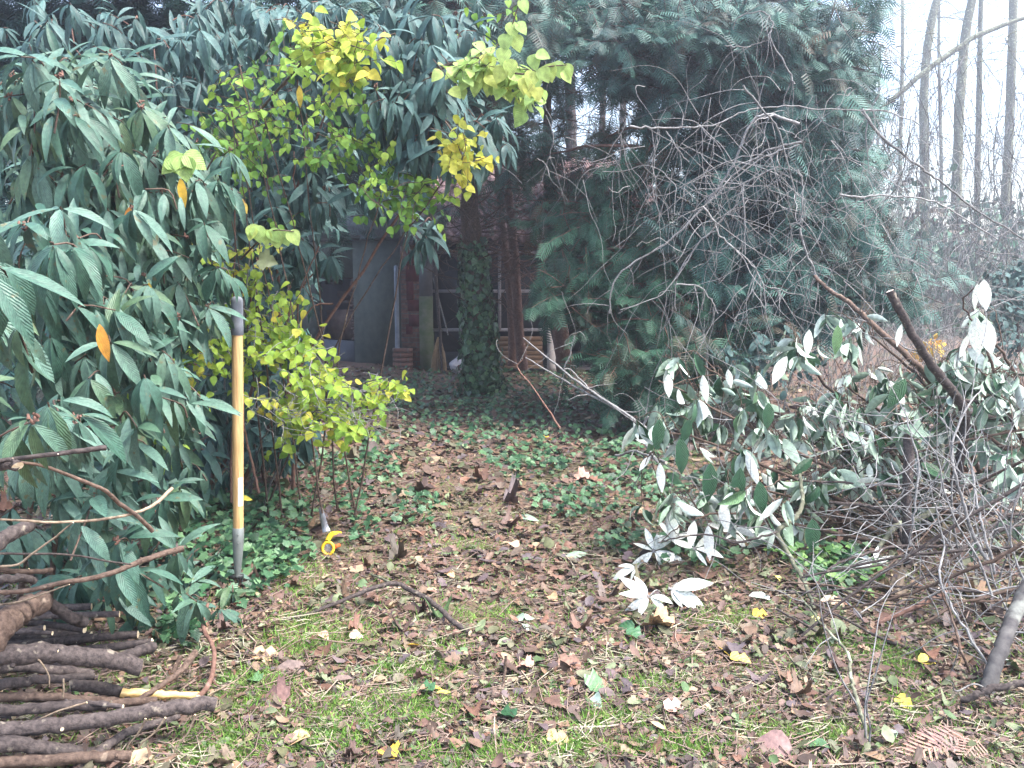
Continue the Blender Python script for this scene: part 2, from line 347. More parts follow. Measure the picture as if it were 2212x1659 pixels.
# -- leaf litter: shredded bits, whole leaves, straw
def ground_pts(n, u0, u1, v0, v1, maskf=None, dens=None):
    "random ground points evenly spread over the picture band between rows v0 (far) and v1 (near)"
    u = RNG.uniform(u0, u1, n); v = RNG.uniform(v0, v1, n)
    b_ = (829.5-v)/F; ry = cp+b_*sp; rz = -sp+b_*cp; a_ = (u-1106)/F
    k = CAM_H/-rz
    for _ in range(3): k = (CAM_H-gh(a_*k, ry*k))/-rz
    x, y = a_*k, ry*k; z = gh(x, y)
    return np.stack([x, y, z], 1), u, v
def flat_normals(n, tilt=.35): return unit(np.stack([RNG.normal(0, tilt, n), RNG.normal(0, tilt, n), np.ones(n)], 1))
def litter(g, n, tm, smin, smax, box_, lift=.012, tilt=.35, bend=.8, mi=0, keep=None, rlo=0, rhi=1):
    p, u, v = ground_pts(n, *box_)
    if keep is not None:
        k = RNG.random(len(u)) < keep(u, v, p); p = p[k]
    n = len(p); nr = flat_normals(n, tilt*.75); ax = np.cross(nr, rdir(n)); p = p.copy(); p[:, 2] += RNG.random(n)*lift+.004
    leaves(g, tm, p, ax, nr, RNG.uniform(smin, smax, n)*(np.clip(p[:, 1]/3.3, .8, 2.1) if smax < .09 else 1), RNG.uniform(.8, 1.4, n), bend=np.clip(RNG.normal(0, bend*.6, n), -.9, .9), fold=RNG.uniform(-.3, .4, n), curl=RNG.normal(0, .35, n), rnd=rlo+(rhi-rlo)*RNG.random(n), mi=mi)
def in_ell(u, v, es):
    o = np.zeros(len(u))
    for (a, b_, ra, rb) in es: o = np.maximum(o, 1-((u-a)/ra)**2-((v-b_)/rb)**2)
    return np.clip(o*1.6, 0, 1)
MOSS = [(690, 1375, 150, 60), (560, 1500, 120, 60), (480, 1620, 130, 60), (640, 1250, 90, 45), (1560, 1340, 110, 25), (1850, 1405, 130, 35), (1560, 1330, 60, 20),
        (900, 1450, 120, 25), (1950, 1440, 60, 40), (1420, 1480, 90, 18), (960, 1400, 60, 16), (700, 1600, 110, 40), (1200, 1620, 200, 30), (1730, 1590, 160, 30), (1300, 1560, 120, 25), (1000, 1180, 90, 20), (1500, 1010, 60, 30), (1980, 1530, 80, 40), (820, 1540, 200, 50), (1050, 1330, 90, 25), (1450, 1620, 150, 30), (1000, 1640, 150, 30)]
g = Geo()
FULL = (-500, 2700, 980, 1760)
NM = lambda u, v, p: (1-.75*in_ell(u, v, MOSS))*(.55+.9*vnoise(p[:, 0]*4, p[:, 1]*4, 41))*(1-in_ell(u, v, [(712, 1175, 30, 45)]))
litter(g, 60000, SHRED, .008, .034, FULL, .016, .45, keep=NM)
litter(g, 13000, TORN, .018, .055, FULL, .02, .4, keep=NM)
litter(g, 3600, OVAL, .035, .08, FULL, .025, .4, keep=NM)
litter(g, 900, MAPLE, .042, .082, FULL, .02, .25, bend=.35, keep=NM)
FARB = (-300, 2700, 790, 985)
litter(g, 14000, TORN, .04, .09, FARB, .03, .3)
litter(g, 4000, OVAL, .06, .11, FARB, .03, .3)
tag(g.build('leaf_litter', M['lit']), 'brown and tan shredded autumn leaves covering the path', 'leaf litter', kind='stuff')
g = Geo()
p, u, v = ground_pts(13000, *FULL); d = rdir(len(p), .12)
for q, dd in zip(p, d):
    L = random.uniform(.03, .11) if random.random() < .8 else random.uniform(.1, .28); r = random.uniform(.0008, .002)*(1+L*3); e = q+dd*L; mid = (q+e)/2+RNG.normal(0, L*.08, 3)
    z0 = q[2]+.006+random.random()*.015
    tube(g, np.array([[q[0], q[1], z0, r], [mid[0], mid[1], z0+.006*random.random(), r], [e[0], e[1], z0+random.uniform(-.005, .012), r*.7]]), 3)
tag(g.build('twig_litter', M['twigl']), 'thin dry twigs and straw strewn over the leaf litter', 'twigs', kind='stuff')
g = Geo(); p, u, v = ground_pts(140000, -100, 2300, 980, 1700)
k = RNG.random(len(u)) < in_ell(u, v, MOSS)*(.3+.9*vnoise(p[:, 0]*12, p[:, 1]*12, 9))+.17; p = p[k]; n = len(p)
leaves(g, BLADE, p+[0, 0, .001], unit(rdir(n)*[.8, .8, 0]+[0, 0, .65]), rdir(n), RNG.uniform(.02, .055, n), 1.1, bend=RNG.uniform(0, 1.4, n), fold=0)
tag(g.build('grass', M['moss']), 'short yellow green grass and moss growing in patches through the litter', 'grass', kind='stuff')
# ivy ground cover
IVYE = [(1130, 840, 420, 55), (1100, 870, 360, 60), (1150, 920, 330, 70), (960, 880, 130, 60), (640, 1120, 220, 110), (500, 1200, 200, 120), (700, 1040, 170, 50), (1350, 1000, 120, 60), (1430, 1060, 130, 40), (820, 1000, 60, 80), (1150, 1000, 120, 40), (1800, 1240, 110, 55), (540, 1100, 120, 90), (420, 1210, 80, 60), (380, 1370, 60, 50), (1250, 1090, 120, 40), (900, 1110, 60, 40), (1000, 860, 200, 60), (1350, 1180, 70, 25), (560, 1210, 120, 50), (1500, 1200, 120, 40), (1300, 880, 200, 50)]
g = Geo(); p, u, v = ground_pts(34000, 300, 2000, 795, 1420)
k = RNG.random(len(u)) < (1-in_ell(u, v, [(712, 1170, 45, 75), (512, 1262, 26, 30)])*2)*in_ell(u, v, IVYE)*(.25+1.0*vnoise(p[:, 0]*2.5, p[:, 1]*2.5, 19))*np.where(v < 900, 1.5, .7); p = p[k]; n = len(p)
sz = RNG.uniform(.025, .055, n)*(1+.25*(p[:, 1] > 6)); p = p.copy(); p[:, 2] += .01+RNG.random(n)*.09
nr = unit(np.stack([RNG.normal(0, .45, n), RNG.normal(-.35, .4, n), np.ones(n)], 1)); ax = np.cross(nr, rdir(n))
leaves(g, IVY, p, ax, nr, sz, 1, bend=RNG.uniform(0, .8, n), fold=.2)
tag(g.build('ivy_ground_cover', M['ivy']), 'dark green ivy creeping over the ground around path edges', 'ivy', kind='stuff')

# ================================================================== BROADLEAF EVERGREEN SHRUBS (left)
BUD = None
def bud(g, p, r):
    "little brown cluster of flower buds"
    for _ in range(7):
        c = np.array(p)+RNG.normal(0, r*.6, 3); q = wander(c, rdir(1)[0]+[0, 0, .6], r*1.2, 2, r*.45, r*.25)
        tube(g, q, 5)
def whorls(gl, gs, gb, ells, Lm=(.13, .19), thick=.9, nodes=2, shade=None, wid=1.0, outc=(.1, -.75, .25), budp=.3, rnd=None, mi=0, twig=.16, tpl=LANCE, bendr=(.35, 1.3), ground=True):
    """shoots ending in whorls of drooping leaves; ells: (u, v, ru, rv, Y, count)"""
    P_, A_, N_, L_, R_ = [], [], [], [], []
    for (u, v, ru, rv, Y, cnt) in ells:
        for _ in range(cnt):
            a = random.random()*2*PI; rr = math.sqrt(random.random()); dz = (random.random()**1.5)*thick
            q = np.array(P(u+math.cos(a)*rr*ru, v+math.sin(a)*rr*rv, Y+dz-.1))
            if ground: q[2] = max(q[2], float(gh(q[0], q[1]))+.07)
            d = unit(np.array(outc)+RNG.normal(0, .42, 3)); tw = random.random()
            bt = q-d*twig*random.uniform(.6, 1.2)+np.array([0, 0, -.05])
            tube(gs, smooth_line([(*bt, .0035), (*(q-d*.08+RNG.normal(0, .01, 3)), .0028), (*q, .0022)], 3), 5)
            if random.random() < budp: bud(gb, q+d*.012, random.uniform(.006, .011))
            u1 = unit(np.cross(d, [0, 0, 1.])); u2 = np.cross(d, u1); ph = random.random()*PI
            for k in range(nodes):
                base = q-d*(.055*k+.005)
                nn = random.choice((4, 5, 6)) if k == 0 else 2+2*(k == 1)
                for j in range(nn):
                    th = ph+k*PI/2+j*2*PI/nn+random.gauss(0, .25)
                    rad = u1*math.cos(th)+u2*math.sin(th)
                    ax = unit(rad+d*(.25 if k == 0 else .1)+np.array([0, 0, random.uniform(-2.0, -.3)])+RNG.normal(0, .12, 3))
                    P_.append(base+ax*.008); A_.append(ax)
                    N_.append(np.array([.1, -.9, .9])+rad*.55+RNG.normal(0, .22, 3)); L_.append(random.uniform(*Lm)*random.choice((.55, .75, .9, 1, 1))); R_.append(min(1, max(0, tw*.7+random.random()*.3)))
    n = len(P_)
    if n: leaves(gl, tpl, P_, np.array(A_), np.array(N_), np.array(L_), RNG.uniform(.55, .95, n)*wid, bend=RNG.uniform(*bendr, n), fold=RNG.uniform(.05, .5, n), rnd=np.array(R_) if rnd is None else rnd, mi=mi)
    return n
def skeleton(gs, base, tips, r0=.018, jit=.02):
    for t in tips:
        if random.random() < .72: continue
        b_ = np.array(base)+RNG.normal(0, .12, 3)*[1, 1, 0]; b_[2] = float(gh(b_[0], b_[1]))-.03
        t = np.array(t); m1 = b_*.6+t*.4+np.array([0, 0, .18]); m2 = b_*.25+t*.75+np.array([0, 0, .12])
        tube(gs, smooth_line([(*b_, r0), (*m1, r0*.75), (*m2, r0*.5), (*t, .004)], 5, jit*.4), 7)

# --- near shrub on the left edge
near = [(20, 640, 70, 70, 1.75, 3), (40, 850, 70, 80, 1.7, 5), (70, 480, 80, 70, 2.1, 6), (-120, 700, 150, 250, 1.9, 10), (120, 900, 80, 60, 2.2, 6),
        (60, 200, 130, 80, 2.9, 26), (200, 150, 90, 60, 3.1, 16), (130, 300, 150, 90, 3.0, 40), (280, 280, 90, 80, 3.3, 24), (330, 380, 110, 70, 3.4, 30), (180, 420, 150, 80, 3.0, 34),
        (430, 420, 70, 60, 3.7, 14), (460, 330, 45, 60, 3.9, 6), (300, 480, 150, 70, 3.3, 34), (120, 560, 130, 80, 2.7, 26), (250, 590, 150, 70, 3.0, 30), (400, 560, 80, 60, 3.5, 16), (400, 660, 60, 60, 3.4, 12),
        (180, 700, 150, 80, 2.7, 26), (330, 720, 80, 60, 3.0, 14), (250, 830, 120, 70, 2.6, 14), (350, 900, 80, 60, 3.1, 10), (120, 1000, 140, 70, 2.5, 14), (280, 960, 70, 60, 2.6, 7),
        (200, 1090, 150, 60, 2.7, 14), (360, 1040, 70, 50, 3.3, 8), (80, 1150, 100, 60, 2.7, 8), (280, 1180, 110, 60, 2.8, 12), (330, 1290, 120, 45, 3.05, 12), (420, 1310, 45, 25, 3.2, 6), (190, 1290, 110, 60, 3.0, 10), (420, 1350, 60, 25, 3.2, 6), (500, 1345, 30, 12, 3.2, 3)]
base = G(150, 1290); t = thing('viburnum_shrub', 'large shrub at the left edge with long drooping wrinkled leaves above the logs', 'shrub', base)
gl, gs, gb = Geo(), Geo(), Geo()
whorls(gl, gs, gb, [(u, v, ru, rv, Y, max(2, int(c*.72))) for (u, v, ru, rv, Y, c) in near], nodes=3, thick=.8)
whorls(gl, gs, gb, [(u, v, ru*1.1, rv*1.1, Y+.9, int(c*.45)) for (u, v, ru, rv, Y, c) in near if v < 1250], nodes=3, thick=.7, Lm=(.15, .21), budp=0)
for (u, v, ru, rv, Y, c) in near[5:]:
    if random.random() < .8: skeleton(gs, P(u*.4+60, 1280, Y+.7), [P(u, v, Y+.35)], .012)
gl.build('foliage', M['vib'], t); gs.build('stem', M['barkb'], t); tag(gb.build('flower_buds', M['barkr'], t), kind='stuff')
# --- shrub behind, arching across the top of the picture
rear = [(150, 60, 180, 60, 4.9, 10), (330, 110, 150, 80, 5.0, 11), (520, 60, 130, 70, 4.4, 16), (560, 190, 110, 70, 4.7, 12), (460, 200, 110, 70, 5.0, 7),
        (650, 60, 110, 60, 4.8, 22), (780, 60, 90, 60, 4.7, 20), (880, 80, 80, 70, 4.4, 24), (900, 190, 90, 60, 4.3, 30), (960, 280, 80, 50, 4.3, 22), (860, 250, 60, 60, 4.4, 10), (1040, 250, 50, 45, 4.4, 10), (1060, 330, 40, 40, 4.5, 5), (1020, 60, 60, 60, 4.6, 12),
        (700, 190, 90, 90, 4.9, 16), (640, 330, 90, 80, 4.9, 16), (580, 430, 80, 80, 4.8, 16), (680, 430, 45, 40, 4.7, 8), (620, 510, 45, 45, 4.6, 8), (560, 560, 80, 70, 4.7, 12), (480, 620, 80, 80, 4.6, 12),
        (780, 420, 60, 40, 5.0, 5), (905, 495, 30, 28, 4.9, 5), (640, 590, 25, 35, 4.7, 3), (560, 760, 90, 90, 4.9, 16), (440, 880, 90, 80, 4.7, 16), (560, 920, 90, 70, 4.8, 20), (430, 1010, 80, 50, 4.5, 12), (620, 960, 50, 50, 4.9, 8), (700, 840, 40, 25, 4.9, 3), (300, 1000, 90, 80, 4.3, 10), (700, 560, 20, 30, 4.7, 2)]
base = G(520, 1010); t = thing('viburnum_shrub', 'tall dark leaved shrub standing behind the fork handle and arching over towards the shed roof', 'shrub', base)
gl, gs, gb = Geo(), Geo(), Geo()
whorls(gl, gs, gb, rear, nodes=3, thick=1.0, Lm=(.14, .20), budp=.06)
whorls(gl, gs, gb, [(u, v, ru*1.15, rv*1.15, Y+1.0, int(c*1.2)) for (u, v, ru, rv, Y, c) in rear if u < 700], nodes=3, thick=.9, Lm=(.16, .22), budp=0, tpl=LANCE2)
for (u, v, ru, rv, Y, c) in rear: skeleton(gs, P(480+RNG.uniform(-80, 150), 1000, Y+.5), [P(u, v, Y+.4)], .013)
gl.build('foliage', M['vibback'], t); gs.build('stem', M['barkr'], t); tag(gb.build('flower_buds', M['barkr'], t), kind='stuff')

# ================================================================== YELLOW GREEN LEAVED SHRUBS AND CLIMBERS
def sprigs(gl, gs, ells, Ls=(.035, .06), n=7, L=.28, down=.35, thick=.45, tpl=OVATE, rr=(0, 1), face=1.0, wid=1.0):
    P_, A_, N_, L_, R_ = [], [], [], [], []
    for (u, v, ru, rv, Y, cnt) in ells[:]:
        for _ in range(cnt):
            a = random.random()*2*PI; q = math.sqrt(random.random())
            s = np.array(P(u+math.cos(a)*q*ru, v+math.sin(a)*q*rv, Y+random.random()*thick))
            d = unit(np.array([random.gauss(.25, .8), random.gauss(-.1, .4), random.gauss(-.15, .35)]))
            w_ = smooth_line(wander(s-d*L*.5, d, L, 4, .0022, .0008, .22, (0, 0, -.12)), 2); tube(gs, w_, 4)
            tw = random.random(); nn = random.randint(n-2, n+2)
            for k in range(nn):
                f = (k+.6)/nn*(len(w_)-1); i = min(int(f), len(w_)-2); b_ = w_[i, :3]+(w_[i+1, :3]-w_[i, :3])*(f-i)
                dd = unit(w_[i+1, :3]-w_[i, :3]); sd = unit(np.cross(dd, [0, 0, 1.])+1e-6)*(1 if k % 2 else -1)
                ax = unit(dd*.6+sd*.75+np.array([0, 0, -down])+RNG.normal(0, .25, 3))
                P_.append(b_+ax*.006); A_.append(ax); N_.append(np.array([0, -.7*face, .75])+RNG.normal(0, .35, 3)); L_.append(random.uniform(*Ls)); R_.append(rr[0]+(rr[1]-rr[0])*min(1, max(0, tw*.55+random.random()*.45)))
    m_ = len(P_); leaves(gl, tpl, P_, np.array(A_), np.array(N_), np.array(L_), RNG.uniform(.85, 1.15, m_)*wid, bend=RNG.uniform(.1, .9, m_), fold=RNG.uniform(0, .5, m_), rnd=np.array(R_))
# lower shrub by the fork
low = [(560, 640, 70, 50, 4.25, 26), (610, 700, 50, 50, 4.25, 22), (570, 740, 60, 40, 4.2, 22), (440, 770, 60, 40, 4.1, 20), (480, 730, 50, 40, 4.2, 16), (640, 770, 60, 35, 4.1, 20), (690, 820, 50, 35, 4.0, 18), (720, 880, 50, 40, 3.9, 16), (755, 930, 35, 30, 3.9, 10),
       (600, 870, 50, 30, 4.0, 12), (660, 870, 50, 30, 3.95, 14), (330, 880, 55, 45, 3.9, 16), (320, 940, 40, 50, 3.8, 10), (380, 840, 50, 40, 3.9, 14), (800, 850, 30, 20, 4.0, 6), (835, 815, 25, 15, 4.0, 5), (500, 800, 60, 40, 4.15, 12), (540, 560, 40, 50, 4.3, 10), (400, 560, 45, 50, 4.0, 9), (330, 520, 50, 25, 3.9, 5), (530, 600, 40, 30, 4.3, 8), (840, 830, 25, 15, 4.0, 4), (620, 920, 30, 30, 4.1, 5)]
base = G(540, 1075); t = thing('deciduous_shrub', 'low shrub with bright yellow green rounded leaves growing behind the wooden fork handle', 'shrub', base)
gl, gs = Geo(), Geo(); sprigs(gl, gs, [(a, b_, c, d, e, max(2, int(f*(.85 if b_ > 780 else .55)))) for a, b_, c, d, e, f in low])
for (u, v, ru, rv, Y, c) in low: skeleton(gs, base, [P(u, v, Y+.1)], .007, .01)
for _ in range(60):                                 # bare twiglets along the lowest spray
    q = P(random.uniform(560, 870), random.uniform(840, 930), 3.95); tube(gs, smooth_line(wander(q, (random.gauss(.3, .5), -.2, random.gauss(-.1, .4)), .16, 4, .0014, .0006, .35, (0, 0, .12)), 3), 4)
gl.build('foliage', M['yel'], t); gs.build('stem', M['pale'], t)
# climber higher up
up = [(600, 110, 60, 40, 4.2, 14), (520, 140, 50, 25, 4.1, 10), (640, 90, 40, 30, 4.2, 9), (500, 240, 60, 30, 4.2, 14), (560, 220, 60, 30, 4.2, 14), (510, 300, 70, 30, 4.2, 18), (600, 270, 70, 35, 4.2, 20), (480, 340, 60, 30, 4.3, 12), (560, 350, 60, 40, 4.3, 14), (660, 320, 60, 40, 4.3, 14),
      (740, 240, 60, 50, 4.1, 22), (790, 270, 40, 40, 4.1, 12), (760, 340, 60, 40, 4.2, 16), (830, 360, 60, 30, 4.2, 14), (870, 400, 70, 35, 4.2, 22), (930, 370, 50, 25, 4.2, 12), (820, 430, 50, 30, 4.2, 14), (880, 440, 50, 20, 4.2, 9), (960, 390, 30, 20, 4.2, 5), (1000, 20, 90, 25, 4.6, 10), (640, 170, 50, 40, 4.2, 9), (700, 300, 40, 50, 4.3, 9), (550, 460, 60, 50, 4.5, 8), (850, 160, 60, 40, 4.5, 4), (960, 250, 60, 60, 4.5, 5)]
base = G(700, 1010); t = thing('climbing_shrub', 'climber with small fresh green leaves trailing through the tall shrub towards the shed roof', 'climber', base)
gl, gs = Geo(), Geo(); sprigs(gl, gs, [(a, b_, c*1.1, d*1.1, e, max(1, int(f*.46))) for a, b_, c, d, e, f in up], Ls=(.035, .058), n=6, down=.7)
for (u, v, ru, rv, Y, c) in up: skeleton(gs, P(640+RNG.uniform(-120, 120), 1000, 4.7), [P(u, v, Y+.12)], .006, .01)
gl.build('foliage', M['yel2'], t); gs.build('stem', M['barkb'], t)
# sprays with yellow leaves and the big lime leaves at the ends of branches: things of their own
def spray(name, label, cat, ells, mt, line, **k):
    gl, gs = Geo(), Geo(); tube(gs, pline(line), 6); t = thing(name, label, cat, P(*line[0][:3]), 'leafy branch tips lit against the dark shrubs')
    sprigs(gl, gs, ells, **k); gl.build('leaf_spray', M[mt], t); gs.build('stem', M['barkb'], t); return t
spray('leafy_branch', 'branch tip of yellow leaves high in the tall shrub left of centre', 'branch', [(700, 70, 45, 16, 4.0, 7), (750, 85, 50, 18, 4.0, 8), (770, 125, 45, 20, 4.0, 7), (680, 100, 35, 10, 4.0, 4), (740, 145, 30, 12, 4.0, 4), (650, 55, 25, 14, 4.0, 3)], 'yel', [(560, 240, 4.5, 6), (640, 150, 4.3, 5), (700, 90, 4.1, 4), (800, 110, 4.0, 2)], Ls=(.05, .075), n=6, thick=.15, rr=(.35, 1))
spray('leafy_branch', 'branch tip of yellow leaves hanging just above the red tiled roof', 'branch', [(995, 300, 22, 25, 4.1, 5), (1010, 340, 28, 18, 4.1, 6), (985, 335, 25, 15, 4.1, 4)], 'yel', [(900, 240, 4.4, 5), (960, 260, 4.3, 4), (1000, 340, 4.1, 2)], Ls=(.045, .06), thick=.1, rr=(.55, 1))
spray('leafy_branch', 'branch of lime leaves arching to the right over the shed, lowest at its yellow tip', 'branch', [(990, 140, 30, 18, 3.9, 6), (1050, 125, 40, 14, 3.9, 7), (1085, 150, 40, 16, 3.9, 7), (1120, 160, 30, 12, 3.9, 5), (1155, 200, 22, 10, 3.9, 4)], 'lime', [(930, 160, 4.3, 6), (1000, 130, 4.0, 5), (1080, 130, 3.95, 4), (1150, 190, 3.9, 2)], Ls=(.06, .085), n=5, thick=.12, L=.2)
def biglf(name, label, specs, stem, mt='lime', tpl=HEART, W=1.0):
    "individual big leaves: (u, v, Y, length px, angle on screen in degrees, rnd)"
    t = thing(name, label, 'branch', P(*stem[0][:3]), 'leafy branch tips lit against the dark shrubs'); gs = Geo(); tube(gs, pline(stem), 5)
    gl = Geo()
    for (u, v, Y, px, an, rn) in specs:
        a = R(an); p = P(u, v, Y); ax = np.array([math.cos(a), random.uniform(-.3, .1), -math.sin(a)])
        leaves(gl, tpl, [p], [ax], [np.array([random.gauss(0, .2), -1, random.uniform(.3, .8)])], [PX(px, Y)], W, bend=random.uniform(.2, .7), fold=.15, rnd=rn)
    gl.build('leaf_spray', M[mt], t); gs.build('stem', M['barkb'], t)
biglf('leafy_branch', 'sprig of large round lime leaves reaching furthest right above the shed roof', [(1168, 148, 3.6, 34, 60, .5), (1150, 120, 3.6, 32, 75, .3), (1185, 140, 3.6, 36, 80, .6), (1200, 135, 3.6, 34, 70, .4), (1222, 140, 3.6, 34, 80, .5), (1150, 155, 3.6, 36, 100, .7), (1160, 115, 3.6, 30, 20, .3), (1135, 170, 3.6, 34, 95, .8), (1215, 155, 3.6, 30, 45, .5), (1140, 180, 3.6, 30, 80, .95), (1160, 190, 3.6, 30, 85, .9)],
      [(1080, 150, 3.9, 5), (1130, 160, 3.7, 4), (1180, 145, 3.6, 3), (1225, 140, 3.6, 2)])
biglf('leafy_branch', 'upright twig with pairs of lime leaves beside the sky gaps at top centre', [(1125, 0, 3.7, 30, 60, .3), (1105, 50, 3.7, 34, 80, .5), (1093, 75, 3.7, 36, 95, .4), (1112, 78, 3.7, 34, 70, .6), (1090, 105, 3.7, 36, 100, .5), (1118, 50, 3.7, 30, 50, .2), (1100, 130, 3.7, 36, 80, .6), (1085, 145, 3.7, 36, 110, .7)],
      [(1085, 170, 3.9, 5), (1095, 110, 3.75, 4), (1108, 50, 3.7, 3), (1130, -20, 3.7, 2)])
biglf('leafy_branch', 'twig with a row of broad lime leaves above the top of the fork handle', [(540, 488, 3.7, 34, 60, .5), (556, 490, 3.7, 36, 80, .4), (575, 498, 3.7, 34, 95, .6), (595, 502, 3.7, 36, 85, .5), (612, 500, 3.7, 34, 75, .3), (628, 500, 3.7, 34, 60, .5), (548, 492, 3.7, 30, 110, .7), (586, 496, 3.7, 32, 60, .2)],
      [(520, 560, 4.2, 5), (560, 520, 3.9, 4), (590, 498, 3.7, 3), (635, 500, 3.7, 2)])
biglf('leafy_branch', 'tuft of drooping lime leaves in the middle of the dark wrinkled foliage', [(360, 345, 3.2, 50, 10, .3), (375, 342, 3.2, 52, 45, .2), (395, 340, 3.2, 52, 80, .3), (410, 342, 3.2, 48, 110, .2), (385, 345, 3.2, 46, 140, .4), (400, 335, 3.2, 50, 30, .3)],
      [(330, 380, 3.4, 5), (360, 355, 3.3, 4), (385, 340, 3.2, 3)])
# single autumn leaves hanging in the shrubs
def hang(u, v, Y, px, an, mt, lab, tpl=LANCE, W=1.0, rnd=.3, name='autumn_leaf', cat='leaf', grp='coloured leaves hanging in the shrubs'):
    g = Geo(); a = R(an); leaves(g, tpl, [P(u, v, Y)], [np.array([math.cos(a), -.15, -math.sin(a)])], [np.array([.15, -1, .35])], [PX(px, Y)], W, bend=.4, fold=.3, rnd=rnd)
    tag(g.build(name, M[mt]), lab, cat, grp)
hang(215, 700, 2.5, 85, 78, 'orange', 'curled orange leaf hanging low in the near shrub, longest of them', rnd=.2)
hang(283, 445, 3.0, 48, 108, 'orange', 'short orange brown leaf hanging high in the near shrub', rnd=.1)
hang(390, 385, 3.3, 62, 82, 'orange', 'narrow amber leaf hanging beneath the tuft of lime leaves', rnd=.45)
hang(235, 475, 3.0, 40, 88, 'yel', 'olive yellow leaf hanging in the dark near shrub', rnd=.5, W=1.1)
hang(322, 610, 3.0, 40, 85, 'orange', 'small amber leaf hanging right of the curled orange leaf', rnd=.5)
hang(647, 185, 4.3, 45, 88, 'orange', 'thin golden leaf hanging high in the tall shrub', rnd=.55)
hang(560, 560, 3.9, 40, 10, 'lit', 'dry brown curled leaf caught on the twigs above the fork handle', tpl=MAPLE, rnd=.55)
hang(380, 890, 3.1, 28, 60, 'orange', 'yellow orange leaf hanging left of the fork handle at mid height', rnd=.75)
hang(545, 1080, 3.9, 36, 200, 'yel', 'yellow leaf lying against the foot of the shrub behind the fork handle', rnd=.95)
hang(508, 430, 4.0, 24, 20, 'orange', 'small yellow leaf cluster tip right of the tuft of lime leaves', rnd=.9, tpl=OVATE)
hang(522, 440, 4.0, 24, 60, 'orange', 'yellow oval leaf just above the row of broad lime leaves', rnd=.7, tpl=OVATE)
# tall thin saplings at the shrub foot
for k, (ln, lab) in enumerate([([(500, 1085, 4.5, 6), (503, 900, 4.5, 5), (505, 700, 4.5, 4), (508, 420, 4.5, 3)], 'thin straight brown sapling rising just left of the fork handle'),
        ([(670, 900, 4.9, 5), (650, 800, 4.8, 5), (645, 650, 4.7, 4), (690, 530, 4.7, 3)], 'reddish sapling stem left of the grey shed wall'),
        ([(560, 1065, 4.3, 6), (545, 1000, 4.4, 6), (530, 940, 4.5, 5), (525, 860, 4.5, 4)], 'bare bent stem leaning just right of the fork handle'),
        ([(640, 1000, 5.0, 5), (648, 940, 5.0, 5), (664, 880, 5.0, 4), (700, 850, 5.0, 3)], 'short stem rising from the ivy below the yellow green spray'),
        ([(655, 690, 4.6, 3), (680, 660, 4.6, 4), (720, 656, 4.6, 5)], 'cut bare twig sticking out in front of the shed wall'),
        ([(595, 1060, 5.0, 5), (600, 960, 5.0, 4), (585, 880, 5.0, 3)], 'dark thin stem in the shade right of the bent stem')]):
    g = Geo(); tube(g, pline(ln, .002, 5), 6); tag(g.build('sapling_stem', M['barkr']), lab, 'stem', 'thin stems at the foot of the shrubs')

# ================================================================== SHED
YF = 13.3
def PS(u, v, Y=YF): return P(u, v, Y)
def mb(name): return None
wallm = plain('mossy render', (.05, .064, .058), (.095, .108, .095), scale=7, rough=.9, bump=.25)
mossm = plain('green stained concrete', (.10, .14, .06), (.20, .20, .15), scale=9, rough=.9)
fasc = plain('dark slate board', (.10, .12, .13), (.16, .18, .19), scale=12, rough=.7)
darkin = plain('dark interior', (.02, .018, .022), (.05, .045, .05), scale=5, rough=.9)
framem = plain('grey frame paint', (.26, .24, .26), (.40, .37, .38), scale=25, rough=.6)
pipem = plain('blue grey pipe', (.16, .19, .24), (.25, .28, .33), scale=12, rough=.5)
redm = plain('red paint on brick', (.085, .022, .025), (.14, .032, .034), scale=14, rough=.8)
def brick_mat(name, c1, c2, mort, sc=1.0):
    m, nt, b = mat(name); lk = nt.links.new; tc = nd(nt, 'TexCoord'); mp = nd(nt, 'Mapping'); mp.inputs['Rotation'].default_value = (R(90), 0, 0)
    lk(tc.outputs['Object'], mp.inputs[0]); br = nd(nt, 'TexBrick'); lk(mp.outputs[0], br.inputs['Vector'])
    br.inputs['Color1'].default_value = (*c1, 1); br.inputs['Color2'].default_value = (*c2, 1); br.inputs['Mortar'].default_value = (*mort, 1)
    br.inputs['Scale'].default_value = 1; br.inputs['Brick Width'].default_value = .23*sc; br.inputs['Row Height'].default_value = .075*sc; br.inputs['Mortar Size'].default_value = .008
    ns = nd(nt, 'TexNoise', i_Scale=20.0, i_Detail=4.0); lk(tc.outputs['Object'], ns.inputs['Vector']); rr = ramp(nt, [(.3, (.6, .6, .6)), (.7, (1.2, 1.2, 1.2))]); lk(ns.outputs[0], rr.inputs[0])
    mx = nd(nt, 'MixRGB', blend_type='MULTIPLY', i_Fac=1.0); mx.inputs[0].default_value = 1; lk(br.outputs[0], mx.inputs[1]); lk(rr.outputs[0], mx.inputs[2]); lk(mx.outputs[0], b.inputs['Base Color'])
    b.inputs['Roughness'].default_value = .9; bu = nd(nt, 'Bump', i_Strength=.6, i_Distance=.01); lk(br.outputs['Fac'], bu.inputs['Height']); bu.invert = True; lk(bu.outputs[0], b.inputs['Normal'])
    return m
brickm = brick_mat('worn brown brick', (.17, .09, .07), (.25, .13, .10), (.16, .14, .13))
tilem = plain('weathered clay tile', (.09, .058, .06), (.33, .215, .21), scale=16, rough=.85, bump=.4)
plankm = plain('brown plank', (.20, .12, .07), (.34, .21, .13), scale=6, rough=.8, stretch=(.3, 1, 6))
c0 = PS(868, 800); shed = thing('shed', 'derelict shed with grey rendered side wall, open dark front and reddish tiled roof', 'shed', (c0.x, YF, 0))
XC = c0.x; ZE = PS(868, 512).z                        # corner and eaves height
